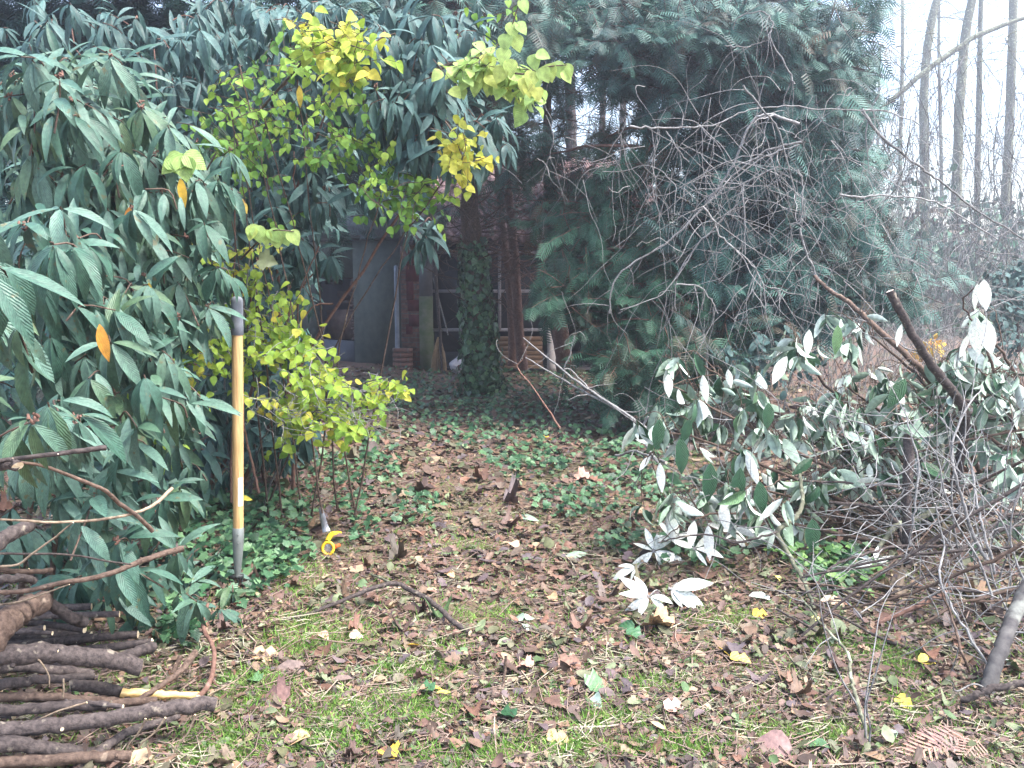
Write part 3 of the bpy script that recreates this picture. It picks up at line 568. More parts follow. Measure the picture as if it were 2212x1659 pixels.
def bx(name, m_, lo, hi, M_=None, par=shed, bev=0):
    g = Geo(); box(g, lo, hi, 0, M_); o = g.build(name, m_, par, smooth=False); return o
def XF(u, Y=YF): return PS(u, 600, Y).x
def ZF(v, Y=YF): return PS(900, v, Y).z
# side wall, in its own frame: x runs back-left from the corner
ang = math.atan2(1.0, -1.45); Mw = Matrix.Translation(Vector((XC, YF, 0))) @ Matrix.Rotation(ang, 4, 'Z')   # local x along the wall, local y: +y points left-front
def wl(name, m_, x0, x1, z0, z1, th=.12, off=0.0): return bx(name, m_, (x0, -th+off, z0), (x1, off, z1), Mw)
wl('rendered_wall', wallm, 0, 1.02, -.1, ZE+.02)
wl('rendered_wall', wallm, 1.02, 3.4, ZE-.62, ZE+.02)
wl('rendered_wall', wallm, 1.9, 3.4, -.1, ZE-.62)
wl('low_panel', plain('dark blue board', (.06, .07, .09), (.10, .11, .13), scale=6), 1.02, 1.9, -.1, .42, .06, -.03)
wl('fascia_board', fasc, -.1, 3.6, ZE, ZE+.36, .06, .12)
wl('fascia_board', plain('painted shadow strip', (.05, .06, .07), (.08, .09, .10), scale=9), -.05, 3.5, ZE-.035, ZE, .04, .05)  # dark strip below the fascia, its shadow put into the colour
g = Geo()                                            # ragged brick edge of the hole and a leaning rusty sheet
for k in range(34):
    z = .44+k*.042; w_ = random.uniform(.02, .10); box(g, (1.02, -.10, z), (1.02+w_, -.005, z+.036), 0, Mw)
for k in range(26):
    z = .48+random.random()*1.2; x = random.uniform(1.1, 1.85); box(g, (x, -.5-random.random()*.3, z), (x+random.uniform(.08, .3), -.35, z+random.uniform(.04, .12)), 0, Mw)
g.build('broken_brickwork', brick_mat('dark broken brick', (.07, .04, .032), (.10, .06, .05), (.07, .06, .055)), shed, smooth=False)
g = Geo(); box(g, (1.1, -.30, .5), (1.88, -.26, 1.0), 0, Mw @ Matrix.Rotation(R(3), 4, 'Y')); g.build('rusty_sheet', plain('rusty sheet', (.06, .035, .028), (.14, .095, .08), scale=8, rough=.8), shed, smooth=False)
wl('dark_backing_sheet', darkin, .3, 3.4, -.1, ZE-.1, .02, -.9)  # dark sheet added behind the hole, stands in for the unlit inside
wl('flat_roof', fasc, -.05, 3.6, ZE+.28, ZE+.33, 1.7, .05)
# front
XP = XF(932)
bx('brick_pier', brickm, (XC+.004, YF-.02, -.1), (XP, YF+.35, ZE))
bx('mossy_strip', mossm, (XF(905), YF-.04, -.1), (XP+.012, YF+.3, ZF(640)))
bx('mossy_strip', plain('grey render strip', (.12, .12, .13), (.18, .17, .18), scale=8), (XF(906), YF-.035, ZF(640)), (XP+.01, YF+.3, ZF(545)))
g = Geo()
for (u0, u1, v0, v1) in [(878, 893, 545, 575), (877, 905, 575, 608), (878, 893, 608, 648), (880, 905, 648, 672), (882, 908, 680, 705), (876, 890, 700, 722)]:
    box(g, (XF(u0), YF-.032, ZF(v1)), (XF(u1), YF-.021, ZF(v0)))
g.build('red_paint_patch', redm, shed, smooth=False)
g = Geo(); tube(g, smooth_line([(XC-.05, YF-.09, ZF(765), .035), (XC-.05, YF-.09, ZF(585), .035)], 4), 10); tube(g, smooth_line([(XC-.05, YF-.09, ZF(588), .035), (XC-.06, YF-.02, ZF(576), .035)], 3), 10); g.build('downpipe', pipem, shed)
g = Geo()
for k in range(5):
    z = k*.075; box(g, (XC-.12, YF-.16, z), (XC+.18, YF-.03, z+.066))
g.build('brick_footing', brickm, shed, smooth=False)
XR = XF(1420)
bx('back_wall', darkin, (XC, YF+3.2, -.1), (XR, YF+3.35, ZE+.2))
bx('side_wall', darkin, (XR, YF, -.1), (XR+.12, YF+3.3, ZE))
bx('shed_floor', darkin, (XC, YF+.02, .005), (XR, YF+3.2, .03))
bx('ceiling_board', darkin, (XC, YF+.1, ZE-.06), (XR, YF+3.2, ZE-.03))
bx('eaves_beam', plain('dark beam', (.04, .035, .04), (.07, .06, .06), scale=10), (XC, YF-.12, ZE-.12), (XR, YF-.02, ZE-.001))
fr = Geo(); yb0, yb1 = YF+.06, YF+.10
for v in (545, 629, 713): box(fr, (XP, yb0, ZF(v)-.025), (XF(1178), yb1, ZF(v)+.025))
for u in (1079, 1177): box(fr, (XF(u)-.025, yb0-.003, ZF(716)), (XF(u)+.025, yb1+.003, ZF(530)))
box(fr, (XF(1000)-.02, yb0-.003, ZF(716)), (XF(1000)+.02, yb1+.003, ZF(530)))
fr.build('window_frame', framem, shed, smooth=False)
gm, gnt, gb_ = mat('dark void pane'); gb_.inputs['Base Color'].default_value = (.02, .02, .025, 1); gb_.inputs['Roughness'].default_value = .5; gb_.inputs['Specular IOR Level'].default_value = .25  # opaque near-black pane, the dark void behind is put into its colour
bx('window_pane', gm, (XP, yb0+.015, ZF(714)), (XF(1178), yb0+.022, ZF(530)))
g = Geo()
for k in range(7):
    z = .02+k*.075; box(g, (XF(1058)+random.uniform(0, .02), YF+.05+random.random()*.01, z), (XF(1176)-random.uniform(0, .03), YF+.09, z+.068))
g.build('plank_infill', plankm, shed, smooth=False)
bx('door_post', plain('blue black post', (.06, .06, .085), (.10, .10, .13), scale=10), (XF(1195), YF-.02, 0), (XF(1215), YF+.08, ZE-.12))
g = Geo()                                            # tiled roof with a wavy profile, built course by course
x0, x1 = XF(905), XF(1440); ncol = 130
for r_ in range(12):
    y0 = YF-.35+r_*.26; z0 = ZE-.04+r_*.26*.50; ln_ = .29
    xx = np.linspace(x0, x1, ncol*4); wave = .035*np.sin((xx-x0)/.21*2*PI); wob = RNG.normal(0, .012, ncol)[np.minimum((np.arange(ncol*4)//4), ncol-1)]
    rows = []
    for (yy, dz) in ((y0+wob, -.03), (y0+wob, .02), (y0+ln_, ln_*.5)): rows.append(np.stack([xx, np.broadcast_to(yy, xx.shape), z0+wave+dz+wob*.5], -1))
    n_ = len(xx); i_ = np.arange(n_-1); A_ = np.zeros((3*n_, 3))
    g.add(np.concatenate(rows), np.concatenate([np.stack([i_, i_+1, i_+1+n_, i_+n_], -1), np.stack([i_+n_, i_+1+n_, i_+1+2*n_, i_+2*n_], -1)]), A_)
g.build('tiled_roof', tilem, shed)
# props at the shed front
g = Geo(); tube(g, smooth_line([(*PS(968, 724, YF-.25), .011), (*PS(949, 650, YF-.15), .011), (*PS(936, 600, YF-.06), .011)], 4), 7)
br = thing('broom', 'old straw broom leaning on the brick pier of the shed', 'broom', PS(945, 800, YF-.3)); g.build('handle', M['pale'], br)
g = Geo(); pb = PS(945, 797, YF-.3); pb.z = .02
for k in range(170):
    a = random.uniform(-1, 1); b2 = random.uniform(-1, 1); top = PS(948, 728, YF-.22)
    q0 = (top.x+a*.02, top.y+b2*.02, top.z, .004); q1 = (pb.x+a*.125+.02, pb.y+b2*.05, .012+random.random()*.03, .003)
    tube(g, smooth_line([q0, ((q0[0]+q1[0])/2+a*.02, (q0[1]+q1[1])/2, (q0[2]+q1[2])/2, .004), q1], 2), 4)
g.build('bristles', plain('straw', (.26, .17, .10), (.42, .30, .18), scale=30), br)
g = Geo(); V_, F_ = [], []; bp = PS(990, 790, YF-.45); nth, nz = 20, 10
for a in range(nz+1):
    f = a/nz; rad = .14*math.sin(PI*min(1, f*.92+.08))**.6*(1 if f < .6 else 1-.8*(f-.6)/.4)
    for q in range(nth):
        th = q/nth*2*PI; rr = rad*(1+.16*math.sin(3*th+f*5)+.08*math.sin(7*th+f*11)); V_.append((bp.x+rr*math.cos(th), bp.y+rr*.7*math.sin(th), .01+f*.27))
for a in range(nz):
    for q in range(nth): F_.append((a*nth+q, a*nth+(q+1) % nth, (a+1)*nth+(q+1) % nth, (a+1)*nth+q))
g.add(V_, F_); sk = thing('plastic_bag', 'crumpled pale plastic bag with a red mark beside the broom', 'bag', (bp.x, bp.y, .01)); g.build('bag_body', plain('bag plastic', (.42, .40, .44), (.62, .60, .63), scale=14, rough=.4, bump=.7, dist=.02), sk)
g = Geo(); box(g, (bp.x+.0, bp.y-.118, .07), (bp.x+.035, bp.y-.104, .15)); g.build('red_print', redm, sk, smooth=False)
g = Geo(); q = [(*PS(1188, 780, YF-.3), .03), (*PS(1190, 735, YF-.28), .05), (*PS(1184, 690, YF-.2), .02)]
V_, F_ = [], []
for a in range(9):
    f = a/8; hw = .085*(1-.75*f); zc = .01+f*.72; xc = PS(1193, 700, YF-.25).x+.07*f*f*-1
    for dx, dy in ((-hw, 0), (hw, .0), (hw, .03), (-hw, .03)): V_.append((xc+dx, YF-.25+dy+.15*f, zc))
for a in range(8):
    for q_ in range(4): F_.append((a*4+q_, a*4+(q_+1) % 4, a*4+4+(q_+1) % 4, a*4+4+q_))
F_ += [(3, 2, 1, 0), (32, 33, 34, 35)]
g.add(V_, F_); tag(g.build('tapered_board', plain('pale board', (.26, .23, .22), (.38, .34, .32), scale=10), smooth=False), 'pale tapered board propped in the dark opening right of the planks', 'board')

# ================================================================== TREES
def needle_boughs(g, gs, ells, L=(.13, .25), thick=1.0, out=(0, -.6, -.35), spread=.55, rnd=(0, 1), droop=.9, per=7, stems=True):
    P_, A_, N_, L_, R_ = [], [], [], [], []
    for (u, v, ru, rv, Y, cnt) in ells:
        for _ in range(cnt):
            a = random.random()*2*PI; q = abs(random.gauss(0, .72)); s = np.array(P(u+math.cos(a)*q*ru, v+math.sin(a)*q*rv, Y+random.random()*thick))
            if s[2] < .1: s[2] = .1+random.random()*.2
            d = unit(np.array(out)+RNG.normal(0, spread, 3)); bl = random.uniform(.35, .7); w_ = wander(s-d*bl*.6, d, bl, 4, .006, .002, .12, (0, 0, -.06)); tw = random.random()
            if stems: tube(gs, w_, 3)
            for k in range(per):
                f = (k+.5)/per*4; i = min(int(f), 3); b_ = w_[i, :3]+(w_[i+1, :3]-w_[i, :3])*(f-i); dd = unit(w_[i+1, :3]-w_[i, :3]); sd = unit(np.cross(dd, [0, 0, 1.])+1e-6)*(1 if k % 2 else -1)
                ax = unit(dd*.9+sd*.7*(1-.5*k/per)+np.array([0, 0, -.25])+RNG.normal(0, .15, 3)); P_.append(b_); A_.append(ax); N_.append(np.array([0, -.25, 1.])+RNG.normal(0, .35, 3)); L_.append(random.uniform(*L)); R_.append(rnd[0]+(rnd[1]-rnd[0])*min(1, tw*.7+random.random()*.3))
    n = len(P_); leaves(g, FROND, P_, np.array(A_), np.array(N_), np.array(L_), RNG.uniform(.8, 1.2, n), bend=RNG.uniform(.2, droop, n), fold=-.25, rnd=np.array(R_))
def trunk(g, ln, jit=.004, n=10, rough=.05): tube(g, pline(ln, jit, 6), n, rough=rough)
# dark conifer filling the top centre-right
t = thing('conifer_tree', 'big dark evergreen with dense drooping boughs covering the top right of centre', 'tree', G(1560, 800))
gl, gs = Geo(), Geo()
big = [(1300, 60, 110, 60, 8.0, 70), (1420, 60, 120, 80, 7.6, 120), (1560, 60, 120, 80, 7.4, 130), (1700, 60, 110, 70, 7.4, 110), (1790, 100, 60, 70, 7.4, 50), (1200, 30, 60, 40, 8.4, 24), (1360, 160, 80, 50, 8.0, 60), (1480, 180, 90, 60, 7.8, 80), (1620, 180, 110, 60, 7.5, 100), (1740, 200, 80, 60, 7.4, 70), (1830, 60, 30, 60, 7.4, 16), (1870, 150, 40, 50, 7.6, 16),
       (1600, 290, 110, 60, 7.6, 90), (1720, 300, 90, 60, 7.4, 70), (1420, 250, 50, 40, 8.0, 24), (1500, 290, 50, 40, 8.0, 20), (1650, 400, 110, 60, 7.6, 80), (1560, 410, 80, 60, 7.8, 46), (1460, 400, 50, 50, 7.9, 28), (1760, 410, 80, 60, 7.5, 50), (1860, 250, 40, 50, 7.7, 14),
       (1700, 510, 110, 60, 7.5, 70), (1580, 510, 90, 60, 7.6, 60), (1820, 500, 70, 60, 7.5, 34), (1440, 500, 60, 50, 7.7, 30), (1860, 580, 90, 40, 7.3, 34), (1740, 600, 110, 50, 7.3, 60), (1600, 610, 90, 40, 7.4, 34), (1640, 690, 110, 50, 7.2, 40), (1760, 680, 90, 40, 7.2, 30), (1920, 600, 60, 30, 7.4, 30), (1880, 500, 60, 50, 7.6, 26), (1850, 400, 50, 60, 7.6, 24), (1880, 330, 30, 60, 7.8, 10), (1960, 630, 50, 20, 7.2, 12), (1880, 30, 40, 40, 7.6, 10)]
needle_boughs(gl, gs, big, thick=1.3)
needle_boughs(gl, gs, [(1450, 60, 260, 90, 9.4, 260), (1640, 200, 180, 120, 9.2, 200), (1660, 480, 150, 150, 9.0, 130), (1780, 250, 60, 140, 9.2, 40)], L=(.2, .34), thick=1.0, stems=False)
for ln in ([(1560, 800, 8.8, 46), (1570, 500, 8.8, 40), (1560, 200, 8.8, 34), (1560, -100, 8.8, 24)], [(1690, 800, 8.6, 36), (1680, 500, 8.6, 30), (1700, 150, 8.6, 26), (1700, -80, 8.6, 20)]): trunk(gs, ln)
for (u, v, ru, rv, Y, c) in big: tube(gs, pline([(1565+(u-1565)*.1, v-30, 8.8, 12), (1565+(u-1565)*.5, v-25, 8.3, 9), (u, v, Y+.4, 4)], .01), 5)
# unseen boughs added above the frame to shade the shed and the clearing
needle_boughs(gl, gs, [(1000, -150, 420, 120, 10.2, 330), (700, -330, 400, 120, 10.0, 220), (1300, -350, 420, 140, 10.4, 300), (1500, -150, 300, 90, 9.5, 160), (900, -40, 240, 60, 11.2, 130), (1180, 0, 230, 60, 12.0, 300), (1300, -100, 250, 60, 11.5, 200), (1420, -60, 150, 50, 12.5, 120)], L=(.32, .55), thick=2.0, stems=False)
gl.build('crown', M['con2'], t); gs.build('trunk', M['barkd'], t)
# greener yew, right of the shed, boughs sweeping down to the ground
t = thing('yew_tree', 'green yew with feathery boughs sweeping low beside the dark shed opening', 'tree', G(1420, 850))
gl, gs = Geo(), Geo()
yew = [(1120, 300, 80, 60, 11.0, 26), (1200, 230, 70, 70, 10.5, 26), (1150, 150, 80, 60, 10.5, 24), (1060, 400, 70, 35, 11.0, 12), (960, 450, 50, 30, 11.0, 10), (1140, 430, 60, 30, 10.8, 12), (1240, 480, 60, 30, 9.6, 26), (1240, 420, 90, 60, 9.6, 60), (1170, 340, 80, 60, 9.8, 50), (1300, 300, 50, 60, 9.4, 16), (1330, 380, 70, 50, 8.2, 26), (1390, 340, 60, 40, 8.0, 20), (1330, 470, 90, 50, 8.2, 50), (1270, 500, 60, 40, 8.6, 26), (1240, 560, 50, 40, 8.4, 30), (1230, 620, 50, 40, 8.0, 40), (1310, 590, 80, 50, 8.0, 60), (1390, 530, 60, 50, 7.9, 40), (1400, 640, 60, 50, 7.8, 44), (1340, 690, 70, 40, 7.8, 40), (1420, 720, 70, 45, 7.6, 50), (1340, 770, 70, 45, 7.5, 44), (1430, 800, 60, 40, 7.4, 36), (1400, 850, 60, 25, 7.3, 20), (1500, 740, 60, 50, 7.4, 36), (1510, 660, 50, 50, 7.6, 30), (1480, 580, 50, 40, 7.8, 26), (1190, 640, 25, 30, 7.9, 10), (1500, 840, 50, 30, 7.3, 20), (1580, 760, 60, 40, 7.3, 26)]
needle_boughs(gl, gs, yew, out=(-.35, -.6, -.25), thick=.9)
trunk(gs, [(1425, 880, 8.6, 34), (1430, 700, 8.6, 30), (1420, 500, 8.6, 24), (1440, 280, 8.6, 16)])
for (u, v, ru, rv, Y, c) in yew[8:]: tube(gs, pline([(1428, v-20, 8.6, 9), ((u+1428)/2, v-25, 8.3, 7), (u, v, Y+.3, 3)], .01), 5)
gl.build('crown', M['con'], t); gs.build('trunk', M['barkr'], t)
# dense evergreen far behind the left shrubs
t = thing('evergreen_tree', 'dark evergreen closing the view behind the left part of the shed roof', 'tree', (-2.4, 18.5, 0)); gl, gs = Geo(), Geo()
needle_boughs(gl, gs, [(820, 400, 130, 80, 17.5, 200), (700, 380, 140, 120, 17.5, 200), (960, 300, 110, 90, 18, 120), (830, 200, 200, 120, 18, 220), (640, 500, 90, 90, 18, 90)], L=(.4, .7), thick=1.5, stems=False)
trunk(gs, [(800, 680, 18.5, 24), (805, 400, 18.5, 20), (810, 100, 18.5, 14)]); gl.build('crown', M['con2'], t); gs.build('trunk', M['barkd'], t)
t = thing('evergreen_tree', 'dark evergreen mass behind the tall leafy shrub at the top left', 'tree', P(300, 760, 9.0))
t.location.z = 0; gl, gs = Geo(), Geo()
needle_boughs(gl, gs, [(100, 100, 320, 140, 8.0, 420), (500, 120, 300, 150, 8.2, 420), (850, 120, 200, 150, 8.6, 240), (260, 400, 250, 200, 8.0, 400), (600, 330, 160, 110, 8.8, 260), (200, -160, 500, 90, 7.4, 330), (-60, 500, 120, 250, 7.6, 120), (500, -330, 500, 120, 6.6, 260), (240, 750, 200, 160, 7.6, 220), (500, 640, 90, 140, 8.4, 90), (1040, 150, 110, 100, 9.0, 80)], L=(.18, .32), thick=1.4, stems=False, per=12)  # boughs above the frame are unseen, added to shade the left shrubs
for u in (80, 300, 520): trunk(gs, [(u, 850, 9.2, 40), (u+20, 500, 9.2, 34), (u-10, 150, 9.2, 26), (u, -150, 9.2, 18)])
gl.build('crown', M['con2'], t); gs.build('trunk', M['barkd'], t)

# --- trees in front of the shed
def bare_tree(label, ln, tw, name='bare_tree', mt='barkr', r=9, L=(.5, 1.1), group='trees in front of the shed', lo=.4, thin=.010, droop=0.0, sub=5):
    t = thing(name, label, 'tree', P(*ln[0][:3])); t['group'] = group; gs = Geo(); trunk(gs, ln); gt = Geo(); q = pline(ln, 0, 6); m_ = len(q)
    for _ in range(tw):
        i = random.randint(int(m_*lo), m_-1); a = random.random()*2*PI
        b_ = wander(q[i, :3], (math.cos(a), math.sin(a), random.uniform(-.3, .5)), random.uniform(*L), 6, thin, .002, .2, (0, 0, -droop)); tube(gt, smooth_line(b_, 2), 4)
        for _ in range(sub):
            k = random.randint(1, 6); tube(gt, wander(b_[k, :3], RNG.normal(0, 1, 3)+[0, 0, -droop*2], random.uniform(.15, .5), 4, .003, .0012, .3, (0, 0, -droop)), 3)
    gs.build('trunk', M[mt], t); gt.build('twigs', M[mt], t); return t
t = bare_tree('ivy covered trunk with bare lower twigs standing before the shed window', [(1045, 850, 10.4, 62), (1038, 780, 10.4, 56), (1030, 660, 10.4, 50), (1020, 520, 10.4, 42), (1012, 380, 10.4, 34), (1010, 150, 10.4, 26), (1010, -60, 10.4, 18)], 110, mt='barkb', lo=.3)
gi = Geo(); q = pline([(1045, 850, 10.4, 62), (1038, 780, 10.4, 56), (1030, 660, 10.4, 50), (1020, 520, 10.4, 42)], 0, 12); n = 1500
f = RNG.random(n)**.8*(len(q)-1.01); i = f.astype(int); c = q[i]; th = RNG.uniform(0, 2*PI, n); rr = c[:, 3]*RNG.uniform(1.0, 1.5, n)+RNG.random(n)**3*.12*(1-f/len(q))
pos = c[:, :3]+np.stack([np.cos(th)*rr, np.sin(th)*rr, RNG.normal(0, .06, n)], 1); on = np.stack([np.cos(th), np.sin(th), .35+0*th], 1)
leaves(gi, IVY, pos, unit(np.stack([RNG.normal(0, .5, n), RNG.normal(0, .3, n), -np.ones(n)], 1)), on+RNG.normal(0, .35, (n, 3)), RNG.uniform(.05, .10, n), 1, bend=.4, fold=.2)
gi.build('ivy', M['ivy'], t)
bare_tree('slim reddish trunk right of the ivy covered trunk, clearest of the pair', [(1130, 800, 11.2, 24), (1120, 700, 11.2, 22), (1112, 560, 11.2, 21), (1100, 430, 11.2, 18), (1095, 200, 11.2, 14), (1090, -40, 11.2, 10)], 60, lo=.35)
bare_tree('thin darker trunk close behind the slim reddish trunk', [(1108, 790, 12.0, 22), (1104, 650, 12.0, 18), (1090, 520, 12.0, 15), (1075, 380, 12.0, 12), (1060, 100, 12.0, 9)], 45, lo=.35)
bare_tree('brown trunk half hidden by the yew boughs at the right end of the shed', [(1222, 800, 10.8, 40), (1208, 700, 10.8, 34), (1195, 600, 10.8, 28), (1185, 400, 10.8, 22), (1180, 100, 10.8, 16)], 60, lo=.4)
bare_tree('dark stem rising between the shed corner and the climber', [(955, 800, 12.4, 5), (945, 640, 12.4, 8), (930, 480, 12.4, 10), (915, 250, 12.4, 9), (900, 0, 12.4, 7)], 40, lo=.45, mt='barkd')
bare_tree('stout trunk beyond the shed roof left of the sky gaps', [(1240, 700, 17, 30), (1236, 400, 17, 26), (1232, 200, 17, 22), (1230, -60, 17, 18)], 50, lo=.2, L=(.8, 1.8), mt='barkd', group='trees behind the shed')
bare_tree('narrow trunk crossing the sky gap above the shed roof', [(1290, 700, 18, 12), (1300, 300, 18, 14), (1306, 0, 18, 10), (1306, -100, 18, 8)], 60, lo=.2, L=(.8, 2.0), mt='barkd', group='trees behind the shed', droop=.12)
bare_tree('twiggy trunk behind the right end of the tiled roof', [(1350, 700, 19, 16), (1345, 300, 19, 14), (1352, 0, 19, 12), (1352, -100, 19, 10)], 60, lo=.2, L=(.8, 2.0), mt='barkd', group='trees behind the shed', droop=.12)

# --- woodland against the sky on the right
FT = [([(2000, 720, 19, 34), (1998, 400, 19, 36), (1996, 200, 19, 34), (2010, 60, 19, 30), (2040, -60, 19, 26)], 'pale thick trunk nearest the conifer edge against the white sky'),
      ([(2068, 720, 17, 40), (2066, 500, 17, 40), (2070, 300, 17, 38), (2085, 80, 17, 34), (2120, -80, 17, 28)], 'darkest straight trunk in the row against the white sky'),
      ([(2115, 720, 20, 24), (2110, 500, 20, 24), (2114, 250, 20, 22), (2120, -60, 20, 16)], 'narrow trunk just right of the darkest straight trunk'),
      ([(2180, 720, 18, 40), (2170, 500, 18, 36), (2182, 250, 18, 34), (2190, -60, 18, 28)], 'ivy clad looking trunk near the right picture edge'),
      ([(1950, 700, 23, 16), (1944, 400, 23, 16), (1950, 100, 23, 14), (1948, -60, 23, 10)], 'slender trunk seen through the fringe of the conifer'),
      ([(2030, 700, 26, 14), (2034, 400, 26, 14), (2028, 100, 26, 12), (2030, -60, 26, 9)], 'thin pale trunk between the two thickest trunks'),
      ([(2230, 700, 21, 30), (2226, 400, 21, 28), (2230, 0, 21, 24)], 'trunk cut by the right picture edge'),
      ([(1900, 700, 25, 14), (1896, 400, 25, 12), (1900, 100, 25, 9)], 'thin far trunk close to the lime lit conifer fringe')]
for ln, lab in FT:
    bare_tree(lab, [(a, b_, c+10, d*.54) for a, b_, c, d in ln], 46, name='woodland_tree', mt='barkg', L=(1.0, 2.6), group='woodland trees against the sky', lo=.12, thin=.014, droop=.16, sub=5)
t = thing('fallen_limb', 'long slanting limb crossing the row of woodland trees at the top right', 'branch', P(1930, 330, 15)); gs = Geo()
tube(gs, pline([(1900, 240, 24, 9), (1980, 170, 24, 11), (2060, 110, 24, 12), (2130, 70, 24, 10), (2212, 40, 24, 8), (2300, 20, 24, 6)], .01), 8); gs.build('limb', M['barkg'], t); gt = Geo()
for _ in range(30): tube(gt, smooth_line(wander(P(random.uniform(1920, 2250), random.uniform(60, 180), 15), (random.gauss(0, .6), 0, random.gauss(-.3, .6)), random.uniform(.5, 1.6), 6, .008, .002, .3, (0, 0, -.2)), 2), 4)
gt.build('twigs', M['barkg'], t)
# hanging curtain of creepers and thin stems
g = Geo()
for _ in range(620):
    u = random.uniform(1800, 2260); v = random.uniform(80, 620)+max(0, 1900-u)*.8; Yd = random.uniform(10, 20); L = random.uniform(.8, 3.0)
    tube(g, smooth_line(wander(P(u, v, Yd), (random.gauss(0, .25), 0, -1), L, 7, .006, .0025, .22, (0, 0, -.12)), 2), 3)
for _ in range(420):
    u = random.uniform(1240, 1900); v = random.uniform(60, 560); Yd = random.uniform(14, 22)
    tube(g, wander(P(u, v, Yd), (random.gauss(0, .25), 0, -1), random.uniform(.8, 3.0), 6, .007, .003, .2, (0, 0, -.12)), 3)
for _ in range(420):
    u = random.uniform(1500, 2300); Yd = random.uniform(8.5, 17); b_ = P(u, 720, Yd); b_.z = 0
    tube(g, wander(b_, (random.gauss(0, .3), random.gauss(0, .2), 1), random.uniform(.5, 2.6), 6, .005, .002, .16), 3)
tag(g.build('undergrowth', M['pale']), 'tangle of bare creepers and upright stems filling the woodland edge', 'undergrowth', kind='stuff')
# distant green/brown thicket closing the horizon
g = Geo(); n = 26000; u = RNG.uniform(900, 2500, n); yy = RNG.uniform(20, 42, n); x = (u-1106)/F*yy; z = RNG.random(n)**1.6*(2.2+2.0*vnoise(x*.4, yy*.3, 31))
leaves(g, OVAL, np.stack([x, yy, z], 1), rdir(n), rdir(n), RNG.uniform(.12, .28, n), 1.3, bend=.4)
tag(g.build('far_thicket', M['con']), 'low dark thicket closing the view beneath the woodland trees', 'thicket', kind='stuff')
t = thing('yellow_bush', 'small bush with bright yellow leaves glowing on the far woodland floor', 'bush', P(2010, 752, 11)); gl, gs = Geo(), Geo()
sprigs(gl, gs, [(2012, 745, 30, 9, 10.5, 16), (1985, 758, 12, 6, 10.5, 5)], Ls=(.05, .08), thick=.3); tube(gs, pline([(2010, 790, 10.7, 4), (2008, 765, 10.7, 3), (2012, 748, 10.6, 2)]), 5)
gl.build('foliage', M['orange'], t); gs.build('stem', M['barkb'], t)
t = thing('laurel_bush', 'blue green evergreen bush at the right picture edge beyond the brush pile', 'bush', P(2190, 700, 9)); t.location.z = 0; gl, gs = Geo(), Geo()
sprigs(gl, gs, [(2200, 620, 55, 60, 9, 70), (2200, 690, 60, 50, 8.6, 50), (1900, 640, 90, 40, 7.5, 60), (1660, 760, 120, 50, 6.9, 40)], Ls=(.06, .1), thick=.9, tpl=OVAL)
tube(gs, pline([(2200, 760, 9.2, 12), (2195, 690, 9.2, 9), (2200, 610, 9.2, 5)]), 6); gl.build('foliage', M['vibback'], t); gs.build('stem', M['barkd'], t)

